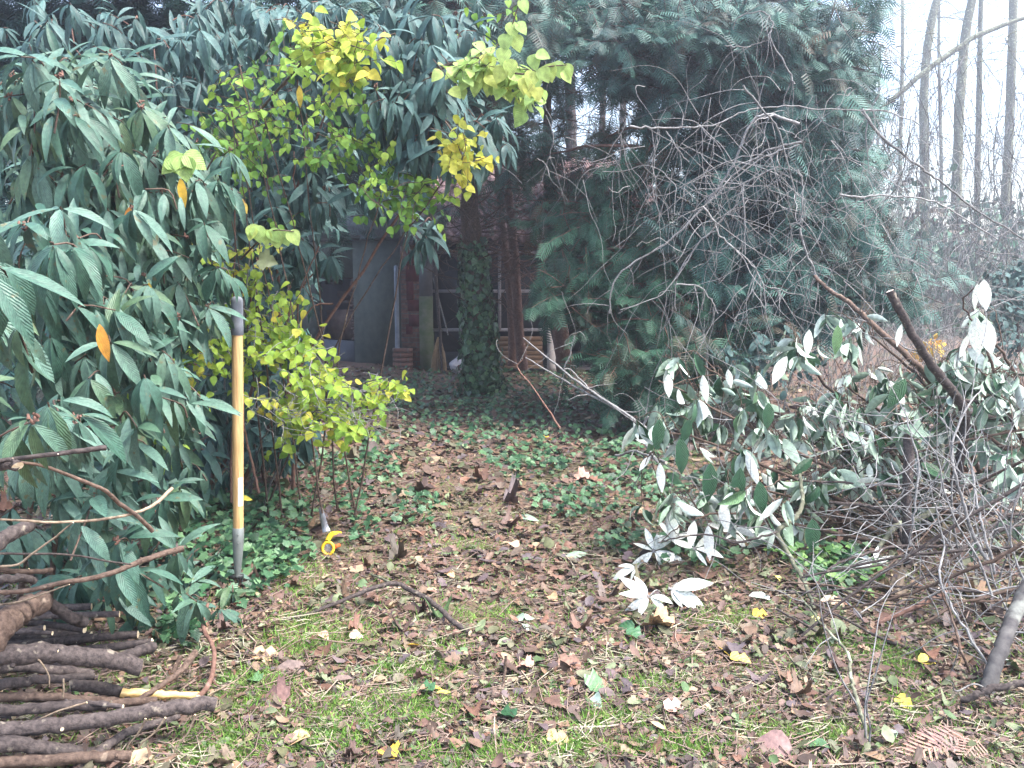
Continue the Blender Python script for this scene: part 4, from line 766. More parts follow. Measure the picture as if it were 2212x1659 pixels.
# ================================================================== BARE ARCHING BRANCHES in front of the conifer
def z3(pts, Y, w): return [(1152+x*.4792, y*.4792, Y+(k*.03), w*(1-.55*k/len(pts))) for k, (x, y) in enumerate(pts)]
AR = [([(430, 570), (560, 576), (700, 575), (830, 555), (950, 500), (1100, 482), (1280, 490), (1600, 500)], 4.5, 'long nearly level bare branch reaching left in front of the conifer'),
      ([(1180, 380), (1150, 320), (1070, 170), (1080, 100), (1020, 50), (920, 80), (900, 130)], 4, 'thin hooked twig curling over at the top of the conifer'),
      ([(1200, 560), (1060, 515), (980, 560), (930, 680), (870, 790), (790, 910), (640, 1060), (560, 1120), (400, 1220), (350, 1320), (345, 1414)], 7, 'longest arching branch curving down and left to the pile'),
      ([(940, 380), (1050, 510), (1110, 600), (1170, 830), (1180, 900), (1140, 970)], 5, 'branch dropping from the arch and hooking back at its tip'),
      ([(1210, 640), (1080, 670), (960, 740), (800, 890), (760, 940)], 6, 'palest of the bundled stems in the middle of the arch'),
      ([(1200, 655), (1080, 690), (940, 780), (850, 860), (780, 920)], 4, 'thin stem lying along the palest bundled stem'),
      ([(1195, 760), (1215, 850), (1205, 1000), (1160, 1010), (1170, 1080), (1200, 1120)], 4, 'kinked hanging stem right of the arch'),
      ([(950, 830), (950, 1000), (955, 1150)], 4, 'short pale straight stem hanging below the bundled stems'),
      ([(770, 930), (810, 1000), (830, 1050), (900, 1120), (1000, 1210), (1040, 1300), (1045, 1414)], 5, 'forking stem running down to the right from the arch foot'),
      ([(960, 890), (900, 940), (810, 1030), (700, 1150), (640, 1260), (560, 1340), (390, 1395)], 4, 'stem slanting down to the left beneath the arch'),
      ([(820, 1040), (760, 1080), (660, 1230), (640, 1290), (640, 1400)], 4, 'stem dropping beside the slanting stem beneath the arch'),
      ([(1040, 1285), (1120, 1310), (1220, 1335)], 4, 'short twig pointing right from the forking stem'),
      ([(1200, 1030), (1240, 1160), (1300, 1270), (1400, 1340), (1480, 1400)], 5, 'red brown stem running right into the brush pile'),
      ([(1480, 490), (1560, 610), (1700, 720), (1780, 780), (1860, 840), (2000, 950), (2212, 1080)], 7, 'straight brown limb descending right in front of the woodland trees'),
      ([(1690, 600), (1680, 720), (1640, 840), (1590, 900), (1560, 960)], 3, 'limp creeper hanging right of the conifer'),
      ([(1380, 880), (1500, 885), (1600, 880), (1780, 905), (1900, 960), (2090, 1080)], 5, 'level thin branch crossing low in front of the woodland trees'),
      ([(565, 590), (540, 720), (550, 870), (570, 990)], 3, 'mossy twig hanging from the long level branch'),
      ([(600, 590), (650, 670), (700, 730)], 3, 'short twig hanging right of the mossy twig'),
      ([(1110, 745), (1000, 800), (880, 860), (820, 880), (760, 880), (710, 820)], 4, 'twig turning up at its tip left of the bundled stems'),
      ([(1100, 690), (900, 720), (740, 800), (600, 880), (540, 870)], 3, 'straight thin twig reaching left above the arch foot'),
      ([(640, 1280), (740, 1290), (800, 1350), (830, 1414)], 4, 'pale twig at the lower end of the slanting stem'),
      ([(1000, 560), (1050, 620), (1090, 760), (1140, 880), (1160, 950)], 3, 'thin strand hanging inside the arch'),
      ([(375, 570), (400, 640), (380, 740), (330, 800)], 2.5, 'fine strand hanging at the left end of the level branch'),
      ([(60, 520), (90, 640), (60, 740), (20, 860)], 2.5, 'fine strand hanging above the shed roof right end'),
      ([(1490, 500), (1600, 505), (1740, 560)], 4, 'twig carrying on level past the conifer edge'),
      ([(860, 210), (930, 215), (1000, 200), (1060, 180)], 3, 'short bare twig near the hooked twig at the top')]
for pts, w_, lab in AR:
    g = Geo(); ln = z3(pts, random.uniform(5.2, 6.2), w_*.95); q = pline(ln, .004, 5); tube(g, q, 6); t = thing('bare_branch', lab, 'branch', q[0, :3]); t['group'] = 'bare branches arching before the conifer'
    g.build('stem', M['pale'], t); gt = Geo()
    for _ in range(3+len(pts)):
        k = random.randint(2, len(q)-2); tube(gt, smooth_line(wander(q[k, :3], (random.gauss(0, .5), random.gauss(0, .3), random.gauss(-.5, .5)), random.uniform(.15, .7), 6, q[k, 3]*.55, .001, .22, (0, 0, -.14)), 3), 4)
    gt.build('twigs', M['pale'], t)
g = Geo()
for _ in range(170):
    u = random.gauss(1680, 200); v = random.gauss(430, 170); tube(g, smooth_line(wander(P(u, v, random.uniform(5.4, 7.0)), (random.gauss(0, .6), random.gauss(0, .3), random.gauss(-.5, .6)), random.uniform(.3, 1.1), 7, .003, .0012, .22, (0, 0, -.14)), 3), 3)
for _ in range(160):
    u = random.uniform(1800, 2250); v = random.uniform(350, 800); tube(g, smooth_line(wander(P(u, v, random.uniform(6, 8.0)), (random.gauss(0, .7), random.gauss(0, .3), random.gauss(-.2, .6)), random.uniform(.3, 1.3), 7, .0035, .0012, .22, (0, 0, -.1)), 3), 3)
tag(g.build('twig_tangle', M['pale']), 'fine bare twigs tangled between the arching branches', 'twigs', kind='stuff')

# ================================================================== LONG HANDLED FORK stuck in the soil
fb = G(512, 1272); Yf = fb.y
t = thing('garden_fork', 'long handled weeding fork with wooden shaft and grey grip standing upright in the soil', 'garden fork', fb)
def vtube(name, m_, pts, par=t, n=20, cap=None):
    g = Geo(); tube(g, np.array([(P(u, v, Yf).x, Yf+dy, P(u, v, Yf).z, r) for (u, v, r, dy) in pts]), n, cap=cap); return g.build(name, m_, par)
HR = .0235
vtube('grip', plain('grey rubber grip', (.13, .145, .17), (.17, .185, .21), scale=60, rough=.75), [(512, 640, .004, 0), (512, 641, .014, 0), (512, 645, .0225, 0), (512, 652, HR+.001, 0), (512.4, 700, HR+.001, 0), (512.7, 723, HR+.002, 0), (512.7, 724.5, HR-.002, 0)])
vtube('shaft', plain('varnished ash wood', (.36, .22, .09), (.66, .44, .20), scale=26, rough=.5, bump=.25, stretch=(5, 5, .35), spec=.4), [(512.7, 722, HR-.001, 0), (513.2, 800, HR, 0), (513.6, 900, HR, 0), (514, 1000, HR-.0005, 0), (514.6, 1100, HR-.001, 0), (514.7, 1142, HR-.002, 0)])
sk_ = plain('grey green socket steel', (.16, .18, .17), (.22, .24, .23), scale=30, rough=.5, metal=.3)
so_ = vtube('socket', sk_, [(514.7, 1139, HR-.001, 0), (514.7, 1140, HR+.001, 0), (514.5, 1170, HR, 0), (514, 1200, .020, 0), (513.5, 1225, .016, 0), (513, 1245, .012, 0)])
for v in (1152, 1170):
    g = Geo(); c = P(517.5, v, Yf); tube(g, [(c.x, c.y-.017, c.z, .0035), (c.x, c.y-.025, c.z, .003)], 8, cap=0); o = g.build('rivet', plain('rivet steel', (.4, .4, .4), (.5, .5, .5), rough=.3, metal=.8), so_); o.matrix_parent_inverse = Matrix.Identity(4)
st_ = plain('dark forged steel', (.03, .035, .035), (.07, .075, .075), scale=40, rough=.55, metal=.5)
g = Geo(); z1 = P(512, 1243, Yf).z; x1 = P(510, 1243, Yf).x; box(g, (x1-.030, Yf-.010, z1-.014), (x1+.030, Yf+.010, z1+.004)); g.build('crossbar', st_, t, smooth=False)
for dx in (-.026, -.009, .009, .026):
    g = Geo(); tube(g, smooth_line([(x1+dx, Yf, z1-.004, .0045), (x1+dx*1.05, Yf-.006, z1-.05, .0045), (x1+dx*1.02, Yf, fb.z-.05, .003)], 4), 8); g.build('tine', st_, t)
g = Geo(); V_ = []; lx = 514.3                      # paper sticker wrapped round the right side of the shaft
for k in range(7):
    th = R(-62+k*9)
    for v in (1030, 1091): c = P(lx, v, Yf); V_.append((c.x-math.cos(th+PI/2)*-0+math.sin(th+R(118))*(HR+.0008), c.y-math.cos(th+R(118)-R(0))*-(HR+.0008)*-1, c.z))
V_ = []
for k in range(7):
    th = R(18+k*9)                                   # 0 = facing camera, + = to the right
    for v in (1030, 1091): c = P(lx, v, Yf); V_.append((c.x+math.sin(th)*(HR+.0008), c.y-math.cos(th)*(HR+.0008), c.z))
g.add(V_, [(2*k, 2*k+1, 2*k+3, 2*k+2) for k in range(6)]); g.build('sticker', plain('white sticker', (.80, .82, .84), (.86, .88, .9), rough=.5, bump=0), t)

# ================================================================== PRUNING SAW on the ground
pc = G(709, 1197, .03); ys_ = plain('yellow plastic', (.80, .48, .02), (.88, .58, .04), scale=20, rough=.35, bump=.03, spec=.5)
t = thing('pruning_saw', 'yellow handled pruning saw with curved grey blade lying by the ivy', 'saw', G(709, 1205))
g = Geo(); rr = PX(13, pc.y); ring = [(pc.x+math.cos(a)*rr*.95, pc.y+math.sin(a)*.25*rr, pc.z+math.sin(a)*rr, .0075) for a in np.linspace(0, 2*PI, 25)]; tube(g, ring, 10); g.build('handle_ring', ys_, t)
g = Geo(); tube(g, [(pc.x, pc.y+.004, pc.z, rr*.75), (pc.x, pc.y+.012, pc.z, rr*.73)], 20, cap=0); g.build('pivot_disc', plain('grey knob', (.22, .22, .23), (.32, .32, .33), scale=30), t)
g = Geo(); a_, b_ = G(706, 1178, .035), G(736, 1163, .03); tube(g, smooth_line([(pc.x-.01, pc.y+.02, pc.z+rr*.9, .012), (*G(715, 1172, .04), .014), (*G(726, 1168, .04), .012), (*b_, .008)], 5), 10); g.build('grip', ys_, t)
g = Geo(); e_ = G(733, 1186, .02); tube(g, smooth_line([(pc.x+rr, pc.y+.02, pc.z, .010), (*e_, .009)], 3), 10, cap=0); g.build('end_cap', plain('red orange cap', (.55, .08, .03), (.7, .16, .04), rough=.4), t)
g = Geo(); V_ = []; pts_ = [(706, 1180), (702, 1165), (699, 1150), (696, 1135), (692, 1121)]
for k, (u, v) in enumerate(pts_):
    c = G(u, v, .075-.002*k); wd = .019-.0022*k
    V_ += [(c.x-wd, c.y, c.z-.004), (c.x+wd, c.y, c.z+.010), (c.x+wd, c.y+.002, c.z+.008), (c.x-wd, c.y+.002, c.z-.006)]
F_ = []
for k in range(4):
    for q_ in range(4): F_.append((k*4+q_, k*4+(q_+1) % 4, k*4+4+(q_+1) % 4, k*4+4+q_))
F_ += [(0, 3, 2, 1), (16, 17, 18, 19)]
g.add(V_, F_); g.build('blade', plain('grey saw steel', (.42, .43, .47), (.55, .56, .60), scale=30, rough=.35, metal=.6, bump=.02), t, smooth=False)

# ================================================================== CUT LOGS AND STICKS, lower left
def zz(pts, Y, w0, w1=None):                         # zoomed-in coordinates -> frame
    w1 = w0 if w1 is None else w1; n = len(pts)
    return [(x*.428, 949+y*.428, (Y if np.isscalar(Y) else Y[0]+(Y[1]-Y[0])*k/(n-1)), w0+(w1-w0)*k/(n-1)) for k, (x, y) in enumerate(pts)]
def log(pts, label, m1='barkd', m2='cut', cat='log', name='cut_log', grp='cut wood heaped at the lower left', n=16, rough=.055, knots=2, jit=.0028):
    g = Geo(); q = pline(pts, min(jit, PX(pts[0][3], pts[0][2])*.05), 5); tube(g, q, n, 0, cap=1, rough=rough)
    for _ in range(knots):
        k = random.randint(1, len(q)-2); d = unit(RNG.normal(0, 1, 3)+[0, -.6, .5]); r = q[k, 3]; tube(g, [(*(q[k, :3]+d*r*.5), r*.42), (*(q[k, :3]+d*(r*random.uniform(1.15, 1.5))), r*.24)], 8, 0, cap=random.choice((0, 0, 1)))
    t = g.build(name, [M[m1], M[m2]]); return tag(t, label, cat, grp)
BK = 'branch'
log(zz([(-80, 118), (0, 108), (250, 78), (400, 58), (535, 42)], (1.7, 1.85), 9, 12), 'dark branch with white cut end highest above the log heap', m2='cutw', cat=BK, name='cut_branch')
log(zz([(-60, 130), (60, 128), (95, 135)], 1.75, 24), 'stubby piece with a cream cut end below the highest branch', m2='cut')
log(zz([(60, 112), (200, 130), (330, 175), (450, 222), (540, 265), (600, 322), (690, 385), (770, 462)], (1.8, 2.2), 7, 10), 'brown branch sloping down to the right across the green leaves', m1='barkb', cat=BK, name='cut_branch', n=9)
log(zz([(-60, 405), (100, 408), (250, 418), (400, 414), (560, 398), (660, 376), (740, 350), (800, 312), (870, 246)], (1.85, 2.3), 5, 8), 'thin pale branch rising at its right end across the sloping one', m1='palew', cat=BK, name='cut_branch', n=8)
log(zz([(0, 642), (90, 632), (160, 580), (270, 500), (330, 450), (370, 420)], 1.9, 6, 3), 'pale thin stem with white end rising from the left edge', m1='palew', m2='cutw', cat=BK, name='cut_branch', n=7, knots=0)
log(zz([(-60, 575), (100, 578), (300, 580), (420, 592), (540, 615), (660, 632)], (1.95, 2.3), 6, 4), 'thin nearly level stem above the longest grey branch', m1='barkd', cat=BK, name='cut_branch', n=7)
log(zz([(-60, 772), (100, 770), (330, 722), (470, 700), (600, 662), (680, 628), (750, 602), (830, 575), (925, 550)], (2.2, 2.5), 10, 14), 'longest grey branch with clean cut tip pointing up to the right', m1='barkb', cat=BK, name='cut_branch', n=10)
log(zz([(-60, 555), (0, 510), (70, 470), (148, 428)], (2.35, 2.5), 34, 30), 'thick dark stub poking in from the left edge', knots=0)
log(zz([(-60, 655), (60, 665), (180, 668), (262, 662)], (2.45, 2.6), 14, 11), 'short dark stick with torn pale tip beside the round cut end', m1='barkb')
log(zz([(-60, 712), (60, 705), (130, 700), (172, 716)], (2.4, 2.5), 22, 15), 'dark stick ending in a round cream cut face', n=12)
log(zz([(-100, 1075), (0, 950), (60, 900), (150, 850), (235, 815)], (2.35, 2.6), 74, 44), 'thickest brown log leaning up from the left edge', m1='barkb', m2='cuto', n=20)
log(zz([(235, 820), (300, 860), (360, 900), (425, 925)], (2.62, 2.7), 26, 26), 'short dark offcut with an orange cut end behind the thick log', m2='cuto')
log(zz([(-80, 1095), (60, 1085), (230, 1082), (400, 1098), (560, 1112), (700, 1150)], (2.35, 2.6), 46, 38), 'thick dark curved log with ragged pale end above the split wood', n=18)
log(zz([(595, 1115), (680, 1080), (770, 1045)], (2.6, 2.72), 26, 24), 'dark stub with a split pale end resting behind the curved log')
log(zz([(-80, 1160), (100, 1150), (300, 1165), (460, 1185)], (2.5, 2.7), 26, 20), 'dark stick tucked beneath the thick curved log')
log(zz([(-80, 1255), (100, 1225), (280, 1210), (470, 1195)], (2.4, 2.6), 26, 16), 'dark tapering stick running under the curved log end')
log(zz([(345, 1235), (450, 1245), (540, 1262), (640, 1285)], (2.55, 2.65), 26, 28), 'dark log whose right end shows split yellow wood')
log(zz([(620, 1275), (760, 1285), (880, 1290), (1010, 1295)], (2.62, 2.68), 22, 14), 'bright yellow split wood lying bare of bark', m1='split', m2='split', cat='split wood', name='split_wood', rough=.12, knots=0)
log(zz([(-80, 1300), (100, 1298), (300, 1305), (440, 1315), (600, 1325)], (2.4, 2.55), 22, 18), 'brown stick lying above the grey blotched one', m1='barkb')
log(zz([(-80, 1365), (60, 1368), (250, 1352), (400, 1345), (540, 1345)], (2.35, 2.5), 26, 22), 'grey blotched log with jagged yellowish right end', m1='barkd')
log(zz([(560, 1335), (680, 1325), (790, 1322)], (2.5, 2.58), 20, 18), 'short brown piece between the blotched log and yellow split wood', m1='barkb')
log(zz([(-100, 1470), (60, 1462), (300, 1440), (500, 1412), (760, 1372), (920, 1350), (1085, 1335)], (2.3, 2.52), 36, 32), 'longest heavy log in front with sawn end furthest right', n=18, knots=4)
log(zz([(-60, 1505), (20, 1500), (85, 1488)], (2.3, 2.33), 17, 14), 'little stub with torn end below the longest heavy log')
log(zz([(-80, 1555), (100, 1545), (250, 1560), (380, 1575), (480, 1592)], (2.25, 2.4), 36, 28), 'dark mottled log second from the bottom of the heap')
log(zz([(-80, 1632), (150, 1628), (350, 1612), (500, 1602), (650, 1600)], (2.24, 2.36), 28, 24), 'lowest brown log along the bottom of the picture', m1='barkb')
log(zz([(380, 1680), (480, 1600), (560, 1530), (660, 1470), (800, 1430), (900, 1400)], (2.3, 2.6), 26, 16), 'dark branch slanting under the longest heavy log')
log(zz([(700, 1315), (800, 1250), (900, 1180), (950, 1120), (985, 1075)], (2.6, 2.8), 12, 16), 'branch leaning up to the right over the yellow split wood', m1='barkb', cat=BK, name='cut_branch')
log(zz([(870, 1180), (890, 1140), (915, 1095)], (2.75, 2.8), 11, 11), 'short forked twig beside the branch over the split wood', m1='barkb', cat=BK, name='cut_branch')
log(zz([(1050, 830), (1028, 900), (1030, 965), (1068, 1030), (1082, 1090), (1070, 1190), (1040, 1260), (1000, 1300)], (3.1, 2.65), 7, 13), 'reddish curved stem rising to the low viburnum leaves', m1='barkr', cat=BK, name='cut_branch')
log(zz([(1020, 1215), (1100, 1200), (1250, 1180), (1390, 1130)], (2.9, 3.0), 12, 9), 'dark stick lying on the litter right of the red curved stem', m1='barkd', cat=BK, name='fallen_stick')
log(zz([(1050, 1290), (1110, 1260), (1160, 1235), (1220, 1195), (1280, 1130)], (2.6, 2.8), 4, 2.5), 'pale wiry tendril reaching right from the sawn end', m1='palew', cat=BK, name='cut_branch', n=6, knots=0)
for pts, lab in [([(835, 1405), (780, 1480), (720, 1530), (680, 1590), (650, 1670)], 'pale twig hanging down in front, middle of three'), ([(735, 1410), (700, 1480), (650, 1540), (635, 1580)], 'pale twig hanging down in front, leftmost of three'),
                 ([(985, 1390), (950, 1480), (900, 1540), (875, 1610), (900, 1640), (965, 1665)], 'pale twig hanging down in front, longest and rightmost of three'), ([(225, 1335), (180, 1400), (150, 1440), (118, 1510)], 'pale twig crossing the grey blotched log'), ([(440, 1328), (300, 1370), (150, 1430), (0, 1475)], 'pale stem slanting across the blotched log'),
                 ([(320, 1210), (322, 1260), (315, 1310)], 'short upright twig stub by the folded yellow leaf'), ([(0, 835), (120, 815), (260, 765), (350, 732)], 'fine twig below the longest grey branch'), ([(160, 1085), (210, 1130), (245, 1190), (250, 1250)], 'bent pale twig lying over the curved log')]:
    log(zz(pts, (2.42, 2.4), 5, 3), lab, m1='palew', cat='twig', name='twig', n=6, knots=0)
for k in range(26):                                  # the hidden bulk of the heap, seen only in the gaps
    a_ = random.uniform(1.55, 2.15); yy = random.uniform(2.45, 3.0); zc = float(gh(-a_, yy))+random.uniform(.02, .26)*(1-abs(yy-2.75)); r = random.uniform(.008, .019)
    g = Geo(); q = smooth_line([(-a_-.9, yy+random.uniform(-.1, .1), zc+random.uniform(-.03, .05), r), (-a_-.2, yy, zc, r), (-a_+random.uniform(.15, .5), yy+random.uniform(-.12, .12), zc+random.uniform(-.04, .04), r*.8)], 5, .002); tube(g, q, 10, 0, cap=1, rough=.03)
    tag(g.build('cut_log', [M['barkd'], M['cut']]), 'dark stick lying deep inside the log heap, glimpsed between the others', 'log', 'cut wood heaped at the lower left')

# ================================================================== STICKS AND LEAVES ON THE PATH
def gline(pts, px0, px1=None, lift=.01, arch=None, off=(610, 1016.6), s=.4289):
    out = []; n = len(pts)
    for k, (x, y) in enumerate(pts):
        w = px0+((px1 or px0)-px0)*k/(n-1); p = G(off[0]+x*s, off[1]+y*s); r = PX(w, p.y)/2; h = lift+r+(arch[k] if arch else 0)
        p = G(off[0]+x*s, off[1]+y*s+h*1500/p.y*.9); out.append((p.x, p.y, p.z+h, r))
    return out
def stick(pts, w0, w1, label, m1='barkd', m2='cut', off=(610, 1016.6), s=.4289, arch=None, tw=3, lift=.008):
    q = smooth_line(gline(pts, w0, w1, lift, arch, off, s), 6, .0012); g = Geo(); tube(g, q, 9, 0, cap=1, rough=.04)
    t = thing('fallen_stick', label, 'stick', q[0, :3], 'sticks lying on the path'); g.build('stem', [M[m1], M[m2]], t); gt = Geo()
    for _ in range(tw):
        k = random.randint(2, len(q)-2); tube(gt, smooth_line(wander(q[k, :3], (random.gauss(0, 1), random.gauss(0, 1), .25), random.uniform(.08, .25), 4, q[k, 3]*.4, .0008, .25), 3), 5)
    if tw: gt.build('twigs', M[m1], t)
stick([(0, 752), (110, 735), (230, 692), (360, 650), (480, 612), (570, 600), (640, 625), (720, 662), (800, 715), (850, 762), (945, 825)], 8, 12, 'arched dark stick with a pinkish cut end lying across the path', m1='barkd', arch=[0, 0, .02, .05, .08, .09, .08, .06, .04, .02, 0], tw=0)
stick([(450, 530), (520, 570), (590, 605)], 5, 7, 'short side stick meeting the arched dark stick', m1='barkg', arch=[.02, .05, .06], tw=0)
stick([(820, 1290), (930, 1210), (1090, 1120), (1130, 1080), (1330, 1012), (1480, 965), (1600, 950), (1700, 940), (1800, 945), (1900, 970), (2010, 1010)], 9, 3, 'long forked stick curving to the right across the near path', m1='barkb')
stick([(1125, 970), (1122, 1030), (1110, 1100)], 6, 7, 'short upright stub on the long forked stick', m1='barkb', tw=0, arch=[.12, .06, 0])
stick([(590, 1335), (650, 1318), (740, 1315), (830, 1290)], 8, 9, 'dark stick continuing left of the long forked one', m1='barkg', tw=1)
stick([(480, 1130), (620, 1155), (760, 1168), (930, 1185)], 3, 3, 'thin straight dark twig left of the long forked stick', tw=1)
stick([(390, 1275), (480, 1280), (580, 1262), (640, 1255)], 2.5, 3, 'pale thin twig in the grass left of the path', m1='pale', tw=1)
stick([(560, 1360), (590, 1340), (620, 1310)], 5, 5, 'short bare chip of pale wood on the near path', m1='split', m2='split', tw=0)
stick([(1200, 1150), (1320, 1200), (1500, 1232), (1700, 1245), (1850, 1270)], 2.5, 2, 'wavy thin twig right of the long forked stick', m1='barkb')
stick([(740, 490), (780, 550), (830, 620)], 2.5, 2, 'thin twig slanting above the middle of the path', m1='twigl', tw=1)
stick([(720, 475), (850, 480), (1000, 500), (1150, 512), (1240, 520)], 3, 3, 'reddish twig across the middle path', m1='barkr', tw=2)
stick([(1150, 1659), (1220, 1580), (1300, 1500), (1380, 1440)], 4, 2, 'thin twig near the bottom centre', m1='barkb')
OR_ = dict(off=(1423, 1016.6), s=.3873)
stick([(500, 1380), (650, 1355), (800, 1338), (900, 1360), (1000, 1400), (1080, 1460), (1110, 1560), (1112, 1680)], 5, 5, 'thin stick bending towards the viewer at the lower right', m1='barkr', **OR_)
stick([(860, 1330), (960, 1390), (1100, 1425), (1300, 1475), (1450, 1550), (1580, 1640)], 5, 3, 'thin stick running down right at the lower right', m1='barkb', **OR_)
stick([(800, 1225), (900, 1200), (1060, 1168)], 4, 3, 'straight pale peeled stick on the right of the path', m1='cut', tw=0, **OR_)
stick([(890, 1320), (980, 1285), (1080, 1250)], 3, 3, 'small pale peeled stick below the straight one', m1='cut', tw=0, **OR_)
stick([(700, 1310), (800, 1280), (880, 1330)], 9, 8, 'thick dark piece of stick half buried at the lower right', tw=0, **OR_)
def gleaf(name, label, u, v, px, mt, tpl, an=None, rnd=.5, W=1.0, tilt=.3, bend=.5, lift=.025, cat='leaf', curl=.2):
    p = G(u, v, lift); an = random.uniform(0, 360) if an is None else an; a = R(an); g = Geo(); ax = np.array([math.cos(a), -math.sin(a), .05])
    leaves(g, tpl, [np.array(p)-ax*PX(px, p.y)*.5], [ax], [np.array([random.gauss(0, tilt), random.gauss(-.35, tilt), 1])], [PX(px, p.y)], W, bend=bend, fold=.15, rnd=rnd, curl=curl)
    tag(g.build(name, M[mt]), label, cat, 'single leaves lying on the path')
M['tanl'] = leaf_mat('tan dead leaf', [(.46, .30, .17), (.34, .20, .14), (.22, .13, .12), (.16, .11, .11), (.60, .50, .34), (.42, .24, .20)], rough=.6, veins=.12, vscale=(3, 4), blotch=(.10, .07, .05))
M['yelf'] = leaf_mat('fallen yellow leaf', [(.80, .55, .08), (.85, .68, .12), (.72, .42, .08), (.85, .78, .25)], rough=.5, veins=.3, vscale=(5, 6), trans=.15)
L_ = [(1572, 1418, 62, 'yelf', TORN, 60, .1, 'largest bright yellow leaf right of the path middle, folded'), (1600, 1436, 50, 'yelf', TORN, 20, .3, 'yellow leaf touching the largest bright yellow one'), (1950, 1530, 48, 'yelf', TORN, 80, .4, 'upright folded yellow leaf near the lower right corner'),
      (2003, 1440, 42, 'yelf', OVATE, 10, .4, 'yellow leaf under the twigs right of the picture'), (1630, 1115, 34, 'yelf', OVATE, 80, .3, 'round yellow leaf beneath the hanging white leaves'), (1622, 1163, 34, 'yelf', TORN, 10, .2, 'small torn yellow leaf below the round yellow one'), (1680, 1258, 26, 'yelf', OVATE, 70, .9, 'tiny pale yellow leaf beside the green weeds'),
      (897, 1402, 66, 'yelf', LANCE, 340, .0, 'curled orange yellow leaf strip on the near left path'), (1195, 1300, 34, 'tanl', OVATE, 70, .1, 'cupped tan leaf in the middle of the path'), (970, 1250, 34, 'tanl', TORN, 40, .1, 'tan torn leaf left of the path centre'), (1112, 1185, 36, 'tanl', OVATE, 60, .85, 'cream leaf on the upper middle of the path'),
      (545, 1480, 42, 'ivy', IVY, 200, .95, 'pale green leaf on the grass right of the log heap'), (1297, 1490, 66, 'ivy', IVY, 330, .9, 'largest green ivy leaf on the near path'), (1083, 1558, 60, 'ivy', IVY, 200, .3, 'dark ivy leaf near the bottom centre'), (912, 1503, 52, 'ivy', IVY, 190, .6, 'ivy leaf left of the long forked stick'), (1375, 1385, 52, 'ivy', IVY, 30, .7, 'ivy leaf left of the orange maple leaf'), (1350, 1365, 44, 'ivy', OVATE, 200, .5, 'rounded green leaf above the ivy leaf by the orange maple leaf'),
      (1408, 1358, 84, 'tanl', MAPLE, 200, .12, 'large orange tan maple leaf with pointed lobes'), (640, 1612, 66, 'tanl', OVATE, 150, .08, 'big flat tan leaf at the lower left of the path'), (625, 1458, 78, 'tanl', OVAL, 170, .6, 'long purple brown leaf on the near grass'), (590, 1520, 70, 'tanl', MAPLE, 200, .4, 'curled brown maple leaf left of the near path'), (1662, 1628, 100, 'tanl', OVATE, 190, .45, 'biggest brown leaf at the bottom right of centre'),
      (1757, 1625, 70, 'ivy', OVATE, 200, .85, 'green leaf right of the biggest brown leaf'), (575, 1428, 66, 'tanl', TORN, 0, .05, 'tan crumpled leaf above the pale green leaf'), (1287, 1530, 50, 'under', OVATE, 80, .4, 'cream white leaf below the largest ivy leaf'), (960, 1508, 40, 'yelf', LANCE2, 340, .3, 'narrow yellow leaf right of the ivy leaf'), (940, 1497, 40, 'yelf', LANCE2, 10, .0, 'narrow amber leaf beside the narrow yellow one'),
      (733, 1480, 60, 'tanl', OVAL, 175, .6, 'dark curled leaf on the near left grass'), (1140, 1125, 54, 'under', LANCE, 20, .6, 'long cream leaf near the upper middle of the path'), (660, 1148, 50, 'tanl', MAPLE, 240, .15, 'tan maple leaf lying on the ivy left of the saw'), (1645, 1298, 56, 'under', OVAL, 5, .9, 'bright white oval leaf right of the white leaf sprigs'), (1800, 1308, 56, 'tanl', OVAL, 5, .8, 'cream brown leaf below the green weeds'),
      (1120, 1345, 36, 'under', OVATE, 240, .5, 'pale green leaf, upper of the three in the middle path'), (1135, 1365, 36, 'under', OVATE, 60, .45, 'pale green leaf, lower of the three in the middle path'), (1145, 1345, 34, 'under', OVATE, 300, .2, 'pale green leaf, right of the three in the middle path'), (1870, 1228, 56, 'tanl', TORN, 330, .2, 'rust tan leaf behind the green weeds'), (1750, 1355, 58, 'piletop', OVATE, 270, .9, 'broad dark green leaf standing on edge right of the path'),
      (1765, 1352, 30, 'yelf', TORN, 10, .9, 'pale yellow chip leaf beside the broad dark green leaf'), (1642, 1338, 36, 'yelf', TORN, 20, .1, 'yellow leaf piece below the bright white oval leaf'), (1500, 1275, 34, 'orange', OVAL, 20, .3, 'orange leaf tucked against the white leaf sprig'), (1240, 1208, 66, 'under', LANCE, 160, .6, 'long pale green leaf left of the white sprigs'), (700, 1385, 34, 'tanl', OVATE, 40, .9, 'pinkish pale leaf beside the arched stick'),
      (770, 1385, 34, 'tanl', OVATE, 10, .7, 'rounded pinkish leaf below the arched stick'), (1230, 1445, 56, 'tanl', TORN, 20, .3, 'brown leaf pressed under the long forked stick'), (1130, 1450, 40, 'tanl', MAPLE, 200, .9, 'brick red leaf beside the upright stub'), (1460, 1540, 60, 'tanl', TORN, 340, .9, 'reddish brown leaf near the right end of the near path'), (1205, 1610, 56, 'tanl', TORN, 20, .1, 'tan leaf near the bottom centre right'), (845, 1645, 44, 'yelf', MAPLE, 60, .1, 'amber maple leaf at the bottom edge left of centre'),
      (1180, 950, 30, 'yelf', TORN, 10, .1, 'orange leaf piece far up the path by the ivy'), (1250, 1040, 44, 'tanl', MAPLE, 180, .9, 'large pinkish leaf far up the right side of the path'), (1925, 1600, 40, 'under', OVATE, 100, .3, 'cream leaf at the lower right among the sticks'), (2185, 1442, 76, 'under', LANCE, 330, .8, 'pinkish white leaf at the right picture edge')]
for (u, v, px, mt, tp, an, rn, lab) in L_: gleaf('fallen_leaf', lab, u, v, px, mt, tp, an, rn)
